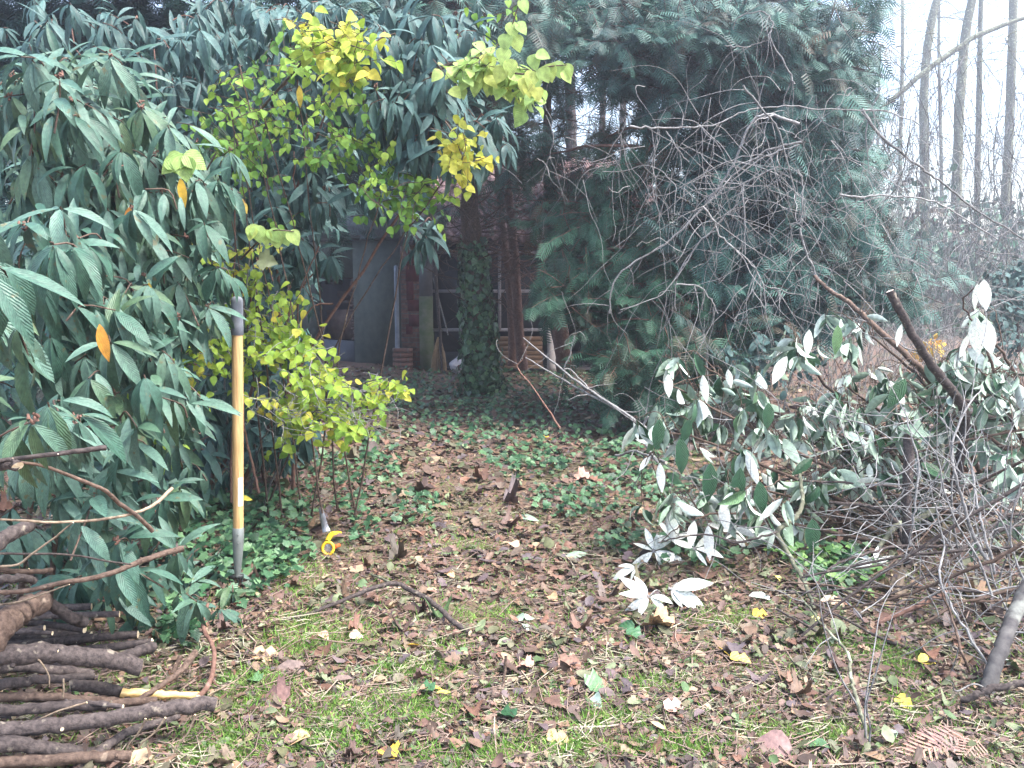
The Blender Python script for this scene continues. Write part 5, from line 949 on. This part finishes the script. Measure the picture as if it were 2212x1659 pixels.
def flat_sprig(label, u, v, lf, lift=.03):
    gp = G(u, v, 0); b_ = P(u, v, gp.y-(.35 if lift > .05 else .2)); t = thing('white_leaf_sprig', label, 'leaf sprig', b_); gl, gs = Geo(), Geo()
    for an, px in lf:
        a = R(an); ax = np.array([math.cos(a), -math.sin(a)*.55, -math.sin(a)*.8]); p = np.array(b_)+ax*.01
        leaves(gl, LANCE, [p], [ax], [np.array([random.gauss(0, .5), -.8, .8])], [PX(px, b_.y)*random.uniform(.85, 1.15)], random.uniform(.75, 1.15), bend=random.uniform(-.2, 1.0), fold=random.uniform(0, .7), curl=random.gauss(0, .4), rnd=random.uniform(.5, 1), double=0)
        tube(gs, [(*(np.array(b_)-ax*.01), .002), (*p, .0015)], 5)
    tube(gs, smooth_line([(*b_, .003), (b_.x+.05, b_.y+.10, b_.z-.01, .003), (b_.x+.10, b_.y+.2, float(gh(b_.x+.1, b_.y+.2)), .003)], 4), 6); gl.build('leaves', M['whit'], t); gs.build('stem', M['pale'], t)
M['whit'] = leaf_mat('bright felted underside', [(.55, .61, .54), (.68, .73, .67), (.80, .83, .80)], blotch=(.45, .42, .32), rough=.8, trans=.15, veins=.5)
flat_sprig('upper white sprig fanned out where the hanging leaves meet the path', 1412, 1190, [(140, 80), (20, 85), (60, 50), (300, 55), (255, 50), (285, 45), (330, 50), (200, 40)])
flat_sprig('star shaped white sprig lying below the upper one', 1402, 1288, [(215, 75), (185, 62), (145, 72), (8, 55), (40, 38), (240, 48), (120, 50)])
flat_sprig('white sprig of long leaves pointing right beside the star shaped one', 1448, 1272, [(352, 95), (25, 80), (38, 68), (62, 45)])
flat_sprig('small white sprig above the upper one among the twigs', 1455, 1168, [(240, 50), (290, 60), (200, 40), (330, 45)], .08)
flat_sprig('single white sprig tip between the star shaped one and the path', 1375, 1225, [(160, 55), (190, 42), (120, 35)])
flat_sprig('white sprig half under the low twigs right of the upper one', 1500, 1185, [(10, 62), (320, 50), (200, 45), (60, 40), (260, 45)], .08)
flat_sprig('grey white sprig deepest under the heap behind the yellow leaf', 1585, 1150, [(350, 60), (200, 50), (280, 50), (130, 45), (60, 40)], .08)
flat_sprig('small pale sprig near the foot of the post like limb', 1890, 1215, [(170, 50), (210, 45), (340, 40), (290, 40)], .08)
M['weed'] = leaf_mat('weed leaf', [(.05, .13, .04), (.08, .19, .05), (.12, .25, .07), (.17, .30, .09)], rough=.5, trans=.2)
# weeds
t = thing('weed_plant', 'clump of fresh green weeds beneath the cut branches on the right', 'plant', G(1790, 1240)); gl, gs = Geo(), Geo()
wp = G(1790, 1240)
for _ in range(70):
    b_ = np.array([wp.x+random.gauss(0, .13), wp.y+random.gauss(0, .14), 0]); b_[2] = float(gh(b_[0], b_[1])); d = unit(np.array([random.gauss(0, .5), random.gauss(0, .5), 1])); q = wander(b_, d, random.uniform(.04, .12), 3, .0015, .001, .2); tube(gs, q, 4)
    for _ in range(3): leaves(gl, HEART, [q[-1, :3]], [rdir(1)[0]*[1, 1, .4]+[0, 0, .1]], [[random.gauss(0, .3), -.5, 1]], [random.uniform(.025, .05)], 1, bend=.6)
gl.build('leaves', M['weed'], t); gs.build('stems', M['weed'], t)
t = thing('dry_fern', 'pale dried fern fronds flat on the ground at the lower right corner', 'fern', G(2080, 1620)); gl = Geo(); fp = np.array(G(2100, 1625, .03))
for an in (150, 170, 190, 215, 130, 235): a = R(an); leaves(gl, FROND, [fp+[random.gauss(0, .03), random.gauss(0, .03), 0]], [[math.cos(a), -math.sin(a)*.8, .1]], [[0, -.3, 1]], [random.uniform(.12, .2)], 1, bend=.4, fold=-.1)
gl.build('fronds', M['tanl'], t)

# ================================================================== BRUSH PILE OF CUT BRANCHES on the right
def hang_leaves(gl, gs, p0, n, L=(.095, .165), up=.6):
    for _ in range(n):
        d = unit(np.array([random.gauss(0, .35), random.gauss(0, .35), -.5])); q = p0+d*random.uniform(.01, .05); mid = p0+[d[0]*.02, d[1]*.02, .012]
        tube(gs, smooth_line([(*p0, .0013), (*mid, .0012), (*q, .001)], 2), 4)
        ax = unit(np.array([random.gauss(0, .6), random.gauss(0, .5), -random.choice((.3, 1, 1, 1))])); th = random.uniform(0, 2*PI)
        if random.random() < up*.8: th = random.gauss(PI/2, .9)           # underside towards the path
        nr = np.array([math.cos(th), math.sin(th), .1])
        leaves(gl, LANCE, [q], [ax], [nr], [random.uniform(*L)], random.uniform(.7, 1.35), bend=random.uniform(-.6, 1.4), fold=random.uniform(.1, 1.1), curl=random.gauss(0, .5), rnd=random.random(), mi=0, double=1)
BR = [([(2200, 1150, 4.9, 15), (1960, 1080, 4.7, 12), (1750, 990, 4.5, 8), (1560, 890, 4.35, 5), (1420, 820, 4.3, 2.5)], 'longest leafy cut branch of the heap, tip reaching furthest left and up', .55),
      ([(2050, 1180, 4.7, 12), (1800, 1070, 4.5, 9), (1600, 985, 4.3, 6), (1450, 935, 4.2, 4), (1390, 1000, 4.2, 2)], 'leafy cut branch drooping at its left tip over the path', .55),
      ([(2100, 1120, 4.9, 13), (1900, 950, 4.8, 9), (1780, 830, 4.7, 6), (1690, 730, 4.6, 3)], 'leafy cut branch rising to a tip left of the sawn limb', .7),
      ([(2150, 1080, 5.0, 12), (2050, 900, 4.9, 9), (1960, 790, 4.8, 6), (1850, 700, 4.7, 3)], 'leafy cut branch passing just behind the sawn limb', .7),
      ([(2230, 1000, 4.4, 10), (2160, 850, 4.3, 8), (2125, 730, 4.2, 5), (2080, 655, 4.15, 4), (2122, 610, 4.1, 2.5)], 'upright cut branch carrying the highest large white leaf', .95),
      ([(2260, 960, 4.6, 10), (2200, 820, 4.5, 8), (2150, 745, 4.4, 5), (2090, 700, 4.3, 3)], 'cut branch with a cluster of big white leaves below the highest one', .95),
      ([(2000, 1190, 4.4, 11), (1800, 1150, 4.3, 9), (1620, 1110, 4.15, 6), (1500, 1120, 4.0, 4), (1430, 1165, 3.95, 2)], 'low leafy cut branch trailing onto the white sprigs', .5),
      ([(2080, 1190, 4.6, 12), (1850, 1130, 4.5, 9), (1700, 1070, 4.4, 6), (1560, 1050, 4.2, 3)], 'leafy cut branch in the lower middle of the heap', .55),
      ([(2212, 1150, 5.2, 13), (2000, 1000, 5.1, 10), (1900, 890, 5.0, 6), (1820, 830, 5.0, 3)], 'leafy cut branch at the back of the heap', .75),
      ([(2100, 1100, 5.0, 12), (1800, 960, 4.9, 9), (1620, 850, 4.8, 6), (1520, 790, 4.7, 3)], 'leafy cut branch under the longest one, tips dangling', .6),
      ([(2260, 1050, 4.7, 12), (2160, 960, 4.6, 9), (2060, 900, 4.6, 6), (1960, 870, 4.5, 3)], 'cut branch with pale leaves crossing behind the limb fork', .85),
      ([(2280, 900, 4.9, 10), (2200, 860, 4.9, 8), (2100, 830, 4.8, 6), (2010, 800, 4.8, 3)], 'cut branch with pale leaves along the right edge', .9)]
CL = [(2140, 860, 90, 50, 4.2, 14), (2040, 800, 80, 40, 4.5, 12), (2180, 1020, 50, 60, 3.9, 8), (1900, 930, 110, 50, 4.3, 14), (2200, 1150, 60, 80, 4.4, 12), (2180, 900, 60, 60, 4.4, 14), (1800, 1000, 160, 60, 5.2, 22), (2150, 800, 70, 40, 4.9, 16), (2060, 930, 120, 50, 5.0, 18), (2150, 1050, 60, 60, 4.5, 12), (1950, 1100, 120, 60, 4.9, 18), (1480, 880, 90, 70, 4.3, 13), (1430, 950, 40, 60, 4.25, 7), (1600, 850, 100, 65, 4.5, 14), (1700, 760, 60, 50, 4.6, 10), (1840, 740, 45, 40, 4.7, 8), (1650, 940, 130, 65, 4.4, 18), (1800, 880, 110, 70, 4.7, 30), (1550, 1030, 110, 60, 4.25, 14), (1940, 850, 80, 60, 4.7, 18), (2100, 840, 90, 60, 4.6, 22), (2125, 620, 8, 8, 4.1, 1), (2120, 690, 40, 20, 4.25, 5), (1455, 1100, 70, 40, 4.0, 12), (1580, 1110, 80, 40, 4.1, 14), (1750, 1060, 110, 50, 4.4, 24), (1900, 1020, 100, 50, 4.7, 18), (2150, 960, 60, 60, 4.6, 14), (1480, 800, 60, 20, 4.4, 4), (1700, 1150, 80, 25, 4.2, 9), (1850, 960, 120, 60, 5.0, 24), (2000, 950, 80, 50, 4.9, 14)]
lines = [pline(b_[0], .004, 6) for b_ in BR]; acc = [(Geo(), Geo()) for _ in BR]
for (gl, gs), q in zip(acc, lines): tube(gs, q, 8, rough=.04)
for (u, v, ru, rv, Yc, cnt) in CL:
    for _ in range(int(cnt*.85)):
        a = random.random()*2*PI; r = abs(random.gauss(0, .7)); p0 = np.array(P(u+math.cos(a)*r*ru, v+math.sin(a)*r*rv-25, Yc+random.uniform(-.2, .45))); p0[2] = max(p0[2], .12)
        best = min(range(len(lines)), key=lambda i: np.linalg.norm(lines[i][3:, :3]-p0, axis=1).min()+random.random()*.15); q = lines[best]; k = 3+int(np.linalg.norm(q[3:, :3]-p0, axis=1).argmin()); k = max(0, k-2); s = q[k, :3]
        gl, gs = acc[best]; mid = (s+p0)/2+[0, 0, .05]+RNG.normal(0, .02, 3); tw = smooth_line([(*s, .003), (*mid, .0025), (*p0, .0015)], 5, .003); tube(gs, tw, 5)
        hang_leaves(gl, gs, p0, random.randint(2, 5), up=BR[best][2]); hang_leaves(gl, gs, tw[6, :3], random.randint(0, 2), up=BR[best][2])
for (pts, lab, _), (gl, gs) in zip(BR, acc):
    t = thing('cut_leafy_branch', lab, 'branch', P(*pts[0][:3]), 'cut branches heaped on the right'); gs.build('stem', M['barkb'], t)
    if gl.V: gl.build('leaves', [M['piletop'], M['under']], t)
big_ = Geo()
def bl(label, u, v, Y, px, an, top=True, W=1.2, rnd=.5):
    g = Geo(); a = R(an); leaves(g, LANCE, [P(u, v, Y)], [[math.cos(a), -.1, -math.sin(a)]], [[.1, -1 if top else 1, .3]], [PX(px, Y)], W, bend=.25, fold=.2, rnd=rnd, mi=0, double=1)
    tag(g.build('hanging_leaf', [M['piletop'], M['whit']]), label, 'leaf', 'single leaves of the brush heap')
bl('highest large white leaf hanging near the right picture edge', 2125, 604, 3.9, 68, 88, False, 1.5)
bl('narrow white leaf behind the highest large one', 2112, 612, 3.95, 60, 100, False, .8)
bl('long white leaf second below the highest one', 2108, 685, 3.9, 85, 88, False, 1.3); bl('broad white leaf right of the long one', 2128, 688, 3.85, 80, 82, False, 1.5)
bl('narrow white leaf slanting left of the big white cluster', 2096, 720, 3.95, 62, 118, False, .8)
bl('large grey green leaf facing the viewer left of the limb fork', 1955, 818, 3.9, 75, 118, True, 1.5, .9)
bl('white leaf hanging alone at the left end of the brush heap', 1443, 808, 4.1, 52, 88, False, 1.3); bl('white leaf right of the lone white one', 1518, 810, 4.1, 62, 82, False, 1.0); bl('white leaf above the middle of the brush heap', 1572, 798, 4.2, 42, 80, False, 1.2)
bl('twin white leaf hanging left of the limb', 1748, 712, 4.2, 58, 95, False, 1.2); bl('green leaf beside the twin white one', 1810, 702, 4.2, 66, 92, True, 1.2, .6); bl('white leaf dangling close to the limb', 1948, 700, 4.1, 52, 105, False, .9)
bl('pale green leaf crossing the top of the heap', 1700, 770, 4.2, 70, 120, False, 1.3); bl('pale grey green leaf pointing up right in the heap middle', 1990, 1000, 3.9, 70, 30, True, 1.1, .95); bl('green leaf drooping below the heap middle', 1755, 990, 3.9, 58, 140, True, 1.3, .8)
for q_ in [('white leaf low at the left foot of the heap, upper', 1560, 1085, 4.0, 66, 80, 1.3), ('long white leaf low at the left foot of the heap', 1530, 1135, 3.95, 78, 88, 1.0), ('white leaf hanging just right of the upper white sprig', 1500, 1125, 3.95, 62, 100, 1.2), ('narrow white leaf touching the upper white sprig', 1440, 1120, 4.0, 60, 70, .9),
          ('pale leaf turned sideways at the left foot of the heap', 1588, 1140, 4.0, 50, 20, 1.2), ('white leaf at the far left of the heap above the path', 1405, 985, 4.2, 42, 130, 1.1), ('white leaf hanging over the path from the left of the heap', 1425, 1000, 4.15, 66, 85, 1.0), ('twisted white leaf in the lower left of the heap', 1612, 975, 4.1, 80, 70, .9)]: bl(*q_[:6], False, q_[6], .8)
for q_ in [('dark green leaf dangling leftmost in the heap', 1425, 905, 4.1, 70, 95, 1.4), ('dark green leaf dangling second from the left in the heap', 1470, 945, 4.1, 84, 86, 1.3), ('dark green leaf with a yellowish edge left in the heap', 1490, 905, 4.1, 56, 105, 1.4), ('dark green leaf low over the path in the heap', 1535, 1000, 4.05, 90, 92, 1.3), ('dark green leaf lowest over the yellow leaf', 1640, 1040, 4.0, 80, 84, 1.4), ('dark green leaf behind the zigzag stem', 1755, 1120, 3.95, 78, 88, 1.6), ('dark green drooping leaf left of the zigzag stem', 1600, 1010, 4.05, 86, 98, 1.3)]: bl(*q_[:6], True, q_[6], .1)
bl('bright green leaf low in the heap', 2100, 1160, 3.9, 60, 85, True, 1.3, .9); bl('pale leaf low between the dark stems', 1660, 870, 4.0, 60, 90, True, 1.5, .8); bl('white leaf lying across the low dark branch', 1850, 1040, 4.0, 52, 350, False, 1.0)
# dark sawn limbs
def limb(pts, label, m1='barkd', m2='cutw', n=12, name='sawn_limb', grp='dark limbs of the brush heap', tw=5, kn=2):
    q = pline(pts, .002, 6); g = Geo(); tube(g, q, n, 0, cap=1, rough=.035)
    t = thing(name, label, 'branch', q[0, :3], grp); g.build('stem', [M[m1], M[m2]], t); gt = Geo()
    for _ in range(tw):
        k = random.randint(4, len(q)-2); tube(gt, smooth_line(wander(q[k, :3], (random.gauss(0, 1), random.gauss(0, .6), random.gauss(.3, .8)), random.uniform(.15, .6), 5, min(.004, q[k, 3]*.5), .0012, .25), 3), 5)
    if tw: gt.build('twigs', M['pale'], t)
limb([(1921, 628, 4.1, 17), (1940, 662, 4.1, 18), (1965, 712, 4.12, 18), (2000, 770, 4.15, 19), (2040, 825, 4.2, 20), (2068, 858, 4.25, 20), (2085, 895, 4.3, 20), (2080, 960, 4.35, 20), (2060, 1060, 4.4, 20)], 'dark curved limb with a bright sawn end standing out of the heap', tw=2)
limb([(2020, 858, 4.4, 8), (2110, 868, 4.4, 9), (2230, 878, 4.4, 9)], 'thin dark limb running level right from the standing one', tw=2)
limb([(2080, 893, 4.5, 12), (2150, 902, 4.5, 12), (2240, 912, 4.5, 12)], 'thicker dark limb just below the level one', tw=2)
limb([(1760, 597, 5.2, 7), (1790, 625, 5.1, 8), (1831, 652, 5.0, 10), (1890, 705, 4.9, 12), (1945, 755, 4.8, 13), (1990, 800, 4.8, 14), (2060, 880, 4.8, 15)], 'red brown limb slanting down behind the standing one', m1='barkb')
limb([(1962, 940, 4.15, 20), (1963, 1010, 4.1, 22), (1958, 1090, 4.1, 22), (1961, 1170, 4.1, 22), (1962, 1250, 4.1, 22)], 'upright dark post like limb in the middle of the heap')
limb([(2036, 960, 4.3, 11), (2030, 1020, 4.3, 12), (2019, 1095, 4.3, 14), (1985, 1120, 4.25, 13), (1942, 1132, 4.2, 14), (1900, 1180, 4.1, 10)], 'greenish limb forking low beside the post like one', m1='barkg')
limb([(2019, 1098, 4.3, 12), (2080, 1106, 4.3, 10), (2159, 1110, 4.3, 8), (2240, 1112, 4.3, 8)], 'dark limb running level right from the low fork')
limb([(1780, 1085, 4.3, 7), (1850, 1090, 4.3, 9), (1900, 1100, 4.25, 10), (1935, 1130, 4.2, 12), (1955, 1175, 4.15, 12)], 'dark curved limb reaching left from the low fork')
limb([(1725, 1010, 4.3, 7), (1731, 1050, 4.2, 8), (1733, 1086, 4.1, 9), (1721, 1117, 4.0, 10), (1690, 1138, 3.95, 11), (1680, 1155, 3.9, 11), (1706, 1203, 3.8, 10), (1733, 1249, 3.7, 9), (1756, 1303, 3.6, 8), (1768, 1345, 3.5, 8)], 'zigzag greenish stem coming down onto the path from the heap', m1='barkg')
limb([(1679, 1150, 3.9, 6), (1630, 1163, 3.9, 5), (1586, 1172, 3.9, 5), (1539, 1156, 3.9, 4), (1470, 1160, 3.9, 4), (1423, 1172, 3.9, 3)], 'thin side stem running left from the zigzag one over the white sprigs', m1='barkd')
limb([(1756, 1290, 3.6, 4), (1787, 1233, 3.65, 5), (1849, 1203, 3.7, 6), (1938, 1181, 3.8, 6), (2020, 1180, 3.8, 6), (2101, 1180, 3.8, 6)], 'thin arching stem above the green weeds', m1='barkd')
limb([(1810, 1382, 3.4, 11), (1850, 1362, 3.4, 12), (1888, 1350, 3.4, 12), (1965, 1315, 3.45, 12), (2010, 1295, 3.5, 11), (2058, 1272, 3.55, 8)], 'red brown limb lying low and rising to the right', m1='barkr')
limb([(2110, 1560, 2.75, 34), (2128, 1510, 2.8, 34), (2147, 1445, 2.85, 33), (2165, 1395, 2.9, 32), (2190, 1330, 3.0, 32), (2230, 1250, 3.1, 32)], 'thickest grey limb with pale lichen leaning at the right edge', m1='lich', n=18)
limb([(2077, 1513, 2.7, 15), (2110, 1500, 2.7, 16), (2139, 1489, 2.7, 17), (2212, 1474, 2.7, 17), (2260, 1462, 2.7, 17)], 'limb with an orange sawn end crossing before the thickest one', m1='barkd', m2='cuto', tw=1)
limb([(2105, 1530, 2.8, 15), (2150, 1545, 2.75, 16), (2212, 1566, 2.7, 16), (2260, 1580, 2.7, 16)], 'dark limb lowest at the right edge', tw=1)
limb([(1872, 1690, 2.45, 11), (1870, 1620, 2.5, 11), (1868, 1570, 2.55, 10), (1850, 1510, 2.6, 9), (1840, 1470, 2.7, 8), (1832, 1412, 2.8, 7), (1800, 1375, 2.95, 6), (1770, 1340, 3.1, 5), (1738, 1300, 3.3, 4), (1710, 1270, 3.4, 2)], 'grey thin stem rising from the bottom edge and leaning left', m1='barkg', tw=7)
limb([(1965, 1180, 3.3, 5), (1975, 1100, 3.3, 5), (1985, 1017, 3.35, 5), (1975, 960, 3.4, 4), (1950, 880, 3.5, 3)], 'thin light stem in front of the post like limb', m1='pale')
limb([(2130, 1210, 3.2, 9), (2100, 1150, 3.2, 8), (2080, 1085, 3.2, 7), (2062, 1017, 3.2, 6), (2058, 950, 3.25, 5), (2090, 880, 3.3, 4), (2120, 840, 3.4, 2)], 'pale upright stem left of centre in the right hand stems', m1='pale')
limb([(2150, 1240, 3.2, 6), (2125, 1150, 3.2, 6), (2110, 1090, 3.25, 5), (2100, 1020, 3.3, 5), (2080, 960, 3.3, 4), (2030, 900, 3.4, 2)], 'speckled stem leaning left among the right hand stems', m1='pale')
limb([(2170, 1500, 2.9, 6), (2110, 1400, 2.95, 6), (2060, 1320, 3.0, 5), (2030, 1240, 3.1, 5), (2040, 1180, 3.2, 4), (2020, 1090, 3.2, 3)], 'long light twig bowed left before the heap', m1='pale')
limb([(2095, 1452, 2.9, 6), (2075, 1400, 2.9, 6), (2055, 1330, 3.0, 5), (2030, 1270, 3.0, 4)], 'grey twig leaning over the dark bundle', m1='barkb')
for k in range(18):                                  # look-alike pale shoots standing at the right edge
    u0 = random.uniform(2020, 2330); v0 = random.uniform(1150, 1500); Y0 = random.uniform(2.9, 3.9); p = np.array(P(u0, v0, Y0)); p[2] = max(p[2], .02)
    q = smooth_line(wander(p, (random.gauss(-.12, .35), random.gauss(0, .2), 1), random.uniform(.45, 1.1), 7, random.uniform(.003, .006), .0012, .16), 3)
    t = thing('bare_shoot', 'slender pale bare shoot, one of many alike standing at the right edge', 'branch', p, 'pale shoots at the right edge'); g = Geo(); tube(g, q, 6); g.build('stem', M['pale'], t); gt = Geo()
    for _ in range(5):
        i = random.randint(3, len(q)-3); tube(gt, smooth_line(wander(q[i, :3], (random.gauss(0, .8), random.gauss(0, .4), .7), random.uniform(.12, .45), 5, .002, .0008, .22), 2), 4)
    gt.build('twigs', M['pale'], t)
for k in range(46):                                  # dark sticks of the heap
    if k < 24: u0 = random.uniform(1930, 2250); v0 = random.uniform(1240, 1420); Y0 = random.uniform(3.1, 3.9)
    else: u0 = random.uniform(1650, 2250); v0 = random.uniform(980, 1230); Y0 = random.uniform(4.2, 5.0)
    p = np.array(P(u0, v0, Y0)); p[2] = max(p[2], .03+random.random()*.12); r = random.uniform(.003, .009)
    q = smooth_line(wander(p-[.5, 0, 0], (1, random.gauss(0, .5), random.gauss(.05, .28)), random.uniform(.7, 1.5), 6, r*.6, r, .1), 3, .002); q[:, 2] = np.maximum(q[:, 2], gh(q[:, 0], q[:, 1])+.01)
    g = Geo(); tube(g, q, 8, 0, cap=1, rough=.04); tag(g.build('brush_stick', [M[random.choice(('barkd', 'barkd', 'barkb'))], M['cut']]), 'dark thin stick lying inside the brush heap on the right, one of many alike', 'stick', 'dark sticks inside the brush heap')
g = Geo()
for _ in range(230):
    if random.random() < .72: u0 = random.uniform(1450, 2250); v0 = random.uniform(860, 1200); Y0 = random.uniform(4.0, 5.2)
    else: u0 = random.uniform(1850, 2280); v0 = random.uniform(950, 1450); Y0 = random.uniform(2.9, 3.9)
    p = np.array(P(u0, v0, Y0)); p[2] = max(p[2], .03); tube(g, smooth_line(wander(p, (random.gauss(0, .6), random.gauss(0, .4), random.gauss(.3, .5)), random.uniform(.15, .55), 5, .0024, .001, .25, (0, 0, -.05)), 2), 4)
tag(g.build('brushwood', M['pale']), 'fine dry brushwood filling the heap of cut branches', 'brushwood', kind='stuff')
# bare forked twigs leaning towards the shed, left of the heap
for ln, lab in [([(1480, 1000, 4.6, 8), (1400, 930, 4.9, 8), (1330, 880, 5.1, 7), (1270, 840, 5.3, 6), (1215, 800, 5.5, 5), (1130, 730, 5.8, 2.5)], 'pale forked branch pointing from the heap to the shed, upper'),
                ([(1460, 985, 4.7, 6), (1360, 900, 5.0, 6), (1270, 850, 5.3, 5), (1215, 820, 5.5, 4), (1135, 772, 5.8, 2.5)], 'pale forked branch pointing from the heap to the shed, lower'),
                ([(1270, 838, 5.3, 4), (1232, 800, 5.5, 3.5), (1218, 795, 5.5, 3), (1232, 765, 5.5, 3), (1240, 725, 5.5, 2)], 'short upright fork before the brown trunk by the shed'),
                ([(1210, 925, 5.6, 5), (1180, 880, 5.7, 4), (1150, 835, 5.8, 3), (1118, 795, 5.9, 3), (1130, 775, 5.9, 2)], 'reddish thin stick leaning left of the pale forked pair'),
                ([(1420, 1000, 4.6, 7), (1395, 960, 4.7, 7), (1390, 925, 4.8, 6), (1400, 900, 4.8, 5)], 'curved stem at the left foot of the brush heap'),
                ([(1330, 985, 5.0, 6), (1370, 975, 4.9, 6), (1400, 985, 4.8, 6), (1440, 1000, 4.6, 7)], 'bent stem lying on the ground at the left foot of the heap')]:
    limb(ln, lab, m1='barkr' if 'reddish' in lab else 'pale', name='bare_branch', grp='bare branches leaning towards the shed', tw=2, n=7)

# ================================================================== HAZE
g = Geo(); box(g, (-60, -8, -2.2), (60, 46, 14)); hz = g.build('haze', [], None, smooth=False)
hm = bpy.data.materials.new('haze'); hm.use_nodes = True; hn = hm.node_tree; hn.nodes.remove(hn.nodes['Principled BSDF'])
pv = hn.nodes.new('ShaderNodeVolumePrincipled'); pv.inputs['Color'].default_value = (.86, .9, 1, 1); pv.inputs['Density'].default_value = .0072; pv.inputs['Anisotropy'].default_value = .6  # haze volume added to imitate the pale veil of lens glare
hn.links.new(pv.outputs[0], hn.nodes['Material Output'].inputs['Volume']); hz.data.materials.append(hm)
tag(hz, 'thin haze added for the pale veil over the clearing', 'haze', kind='stuff')
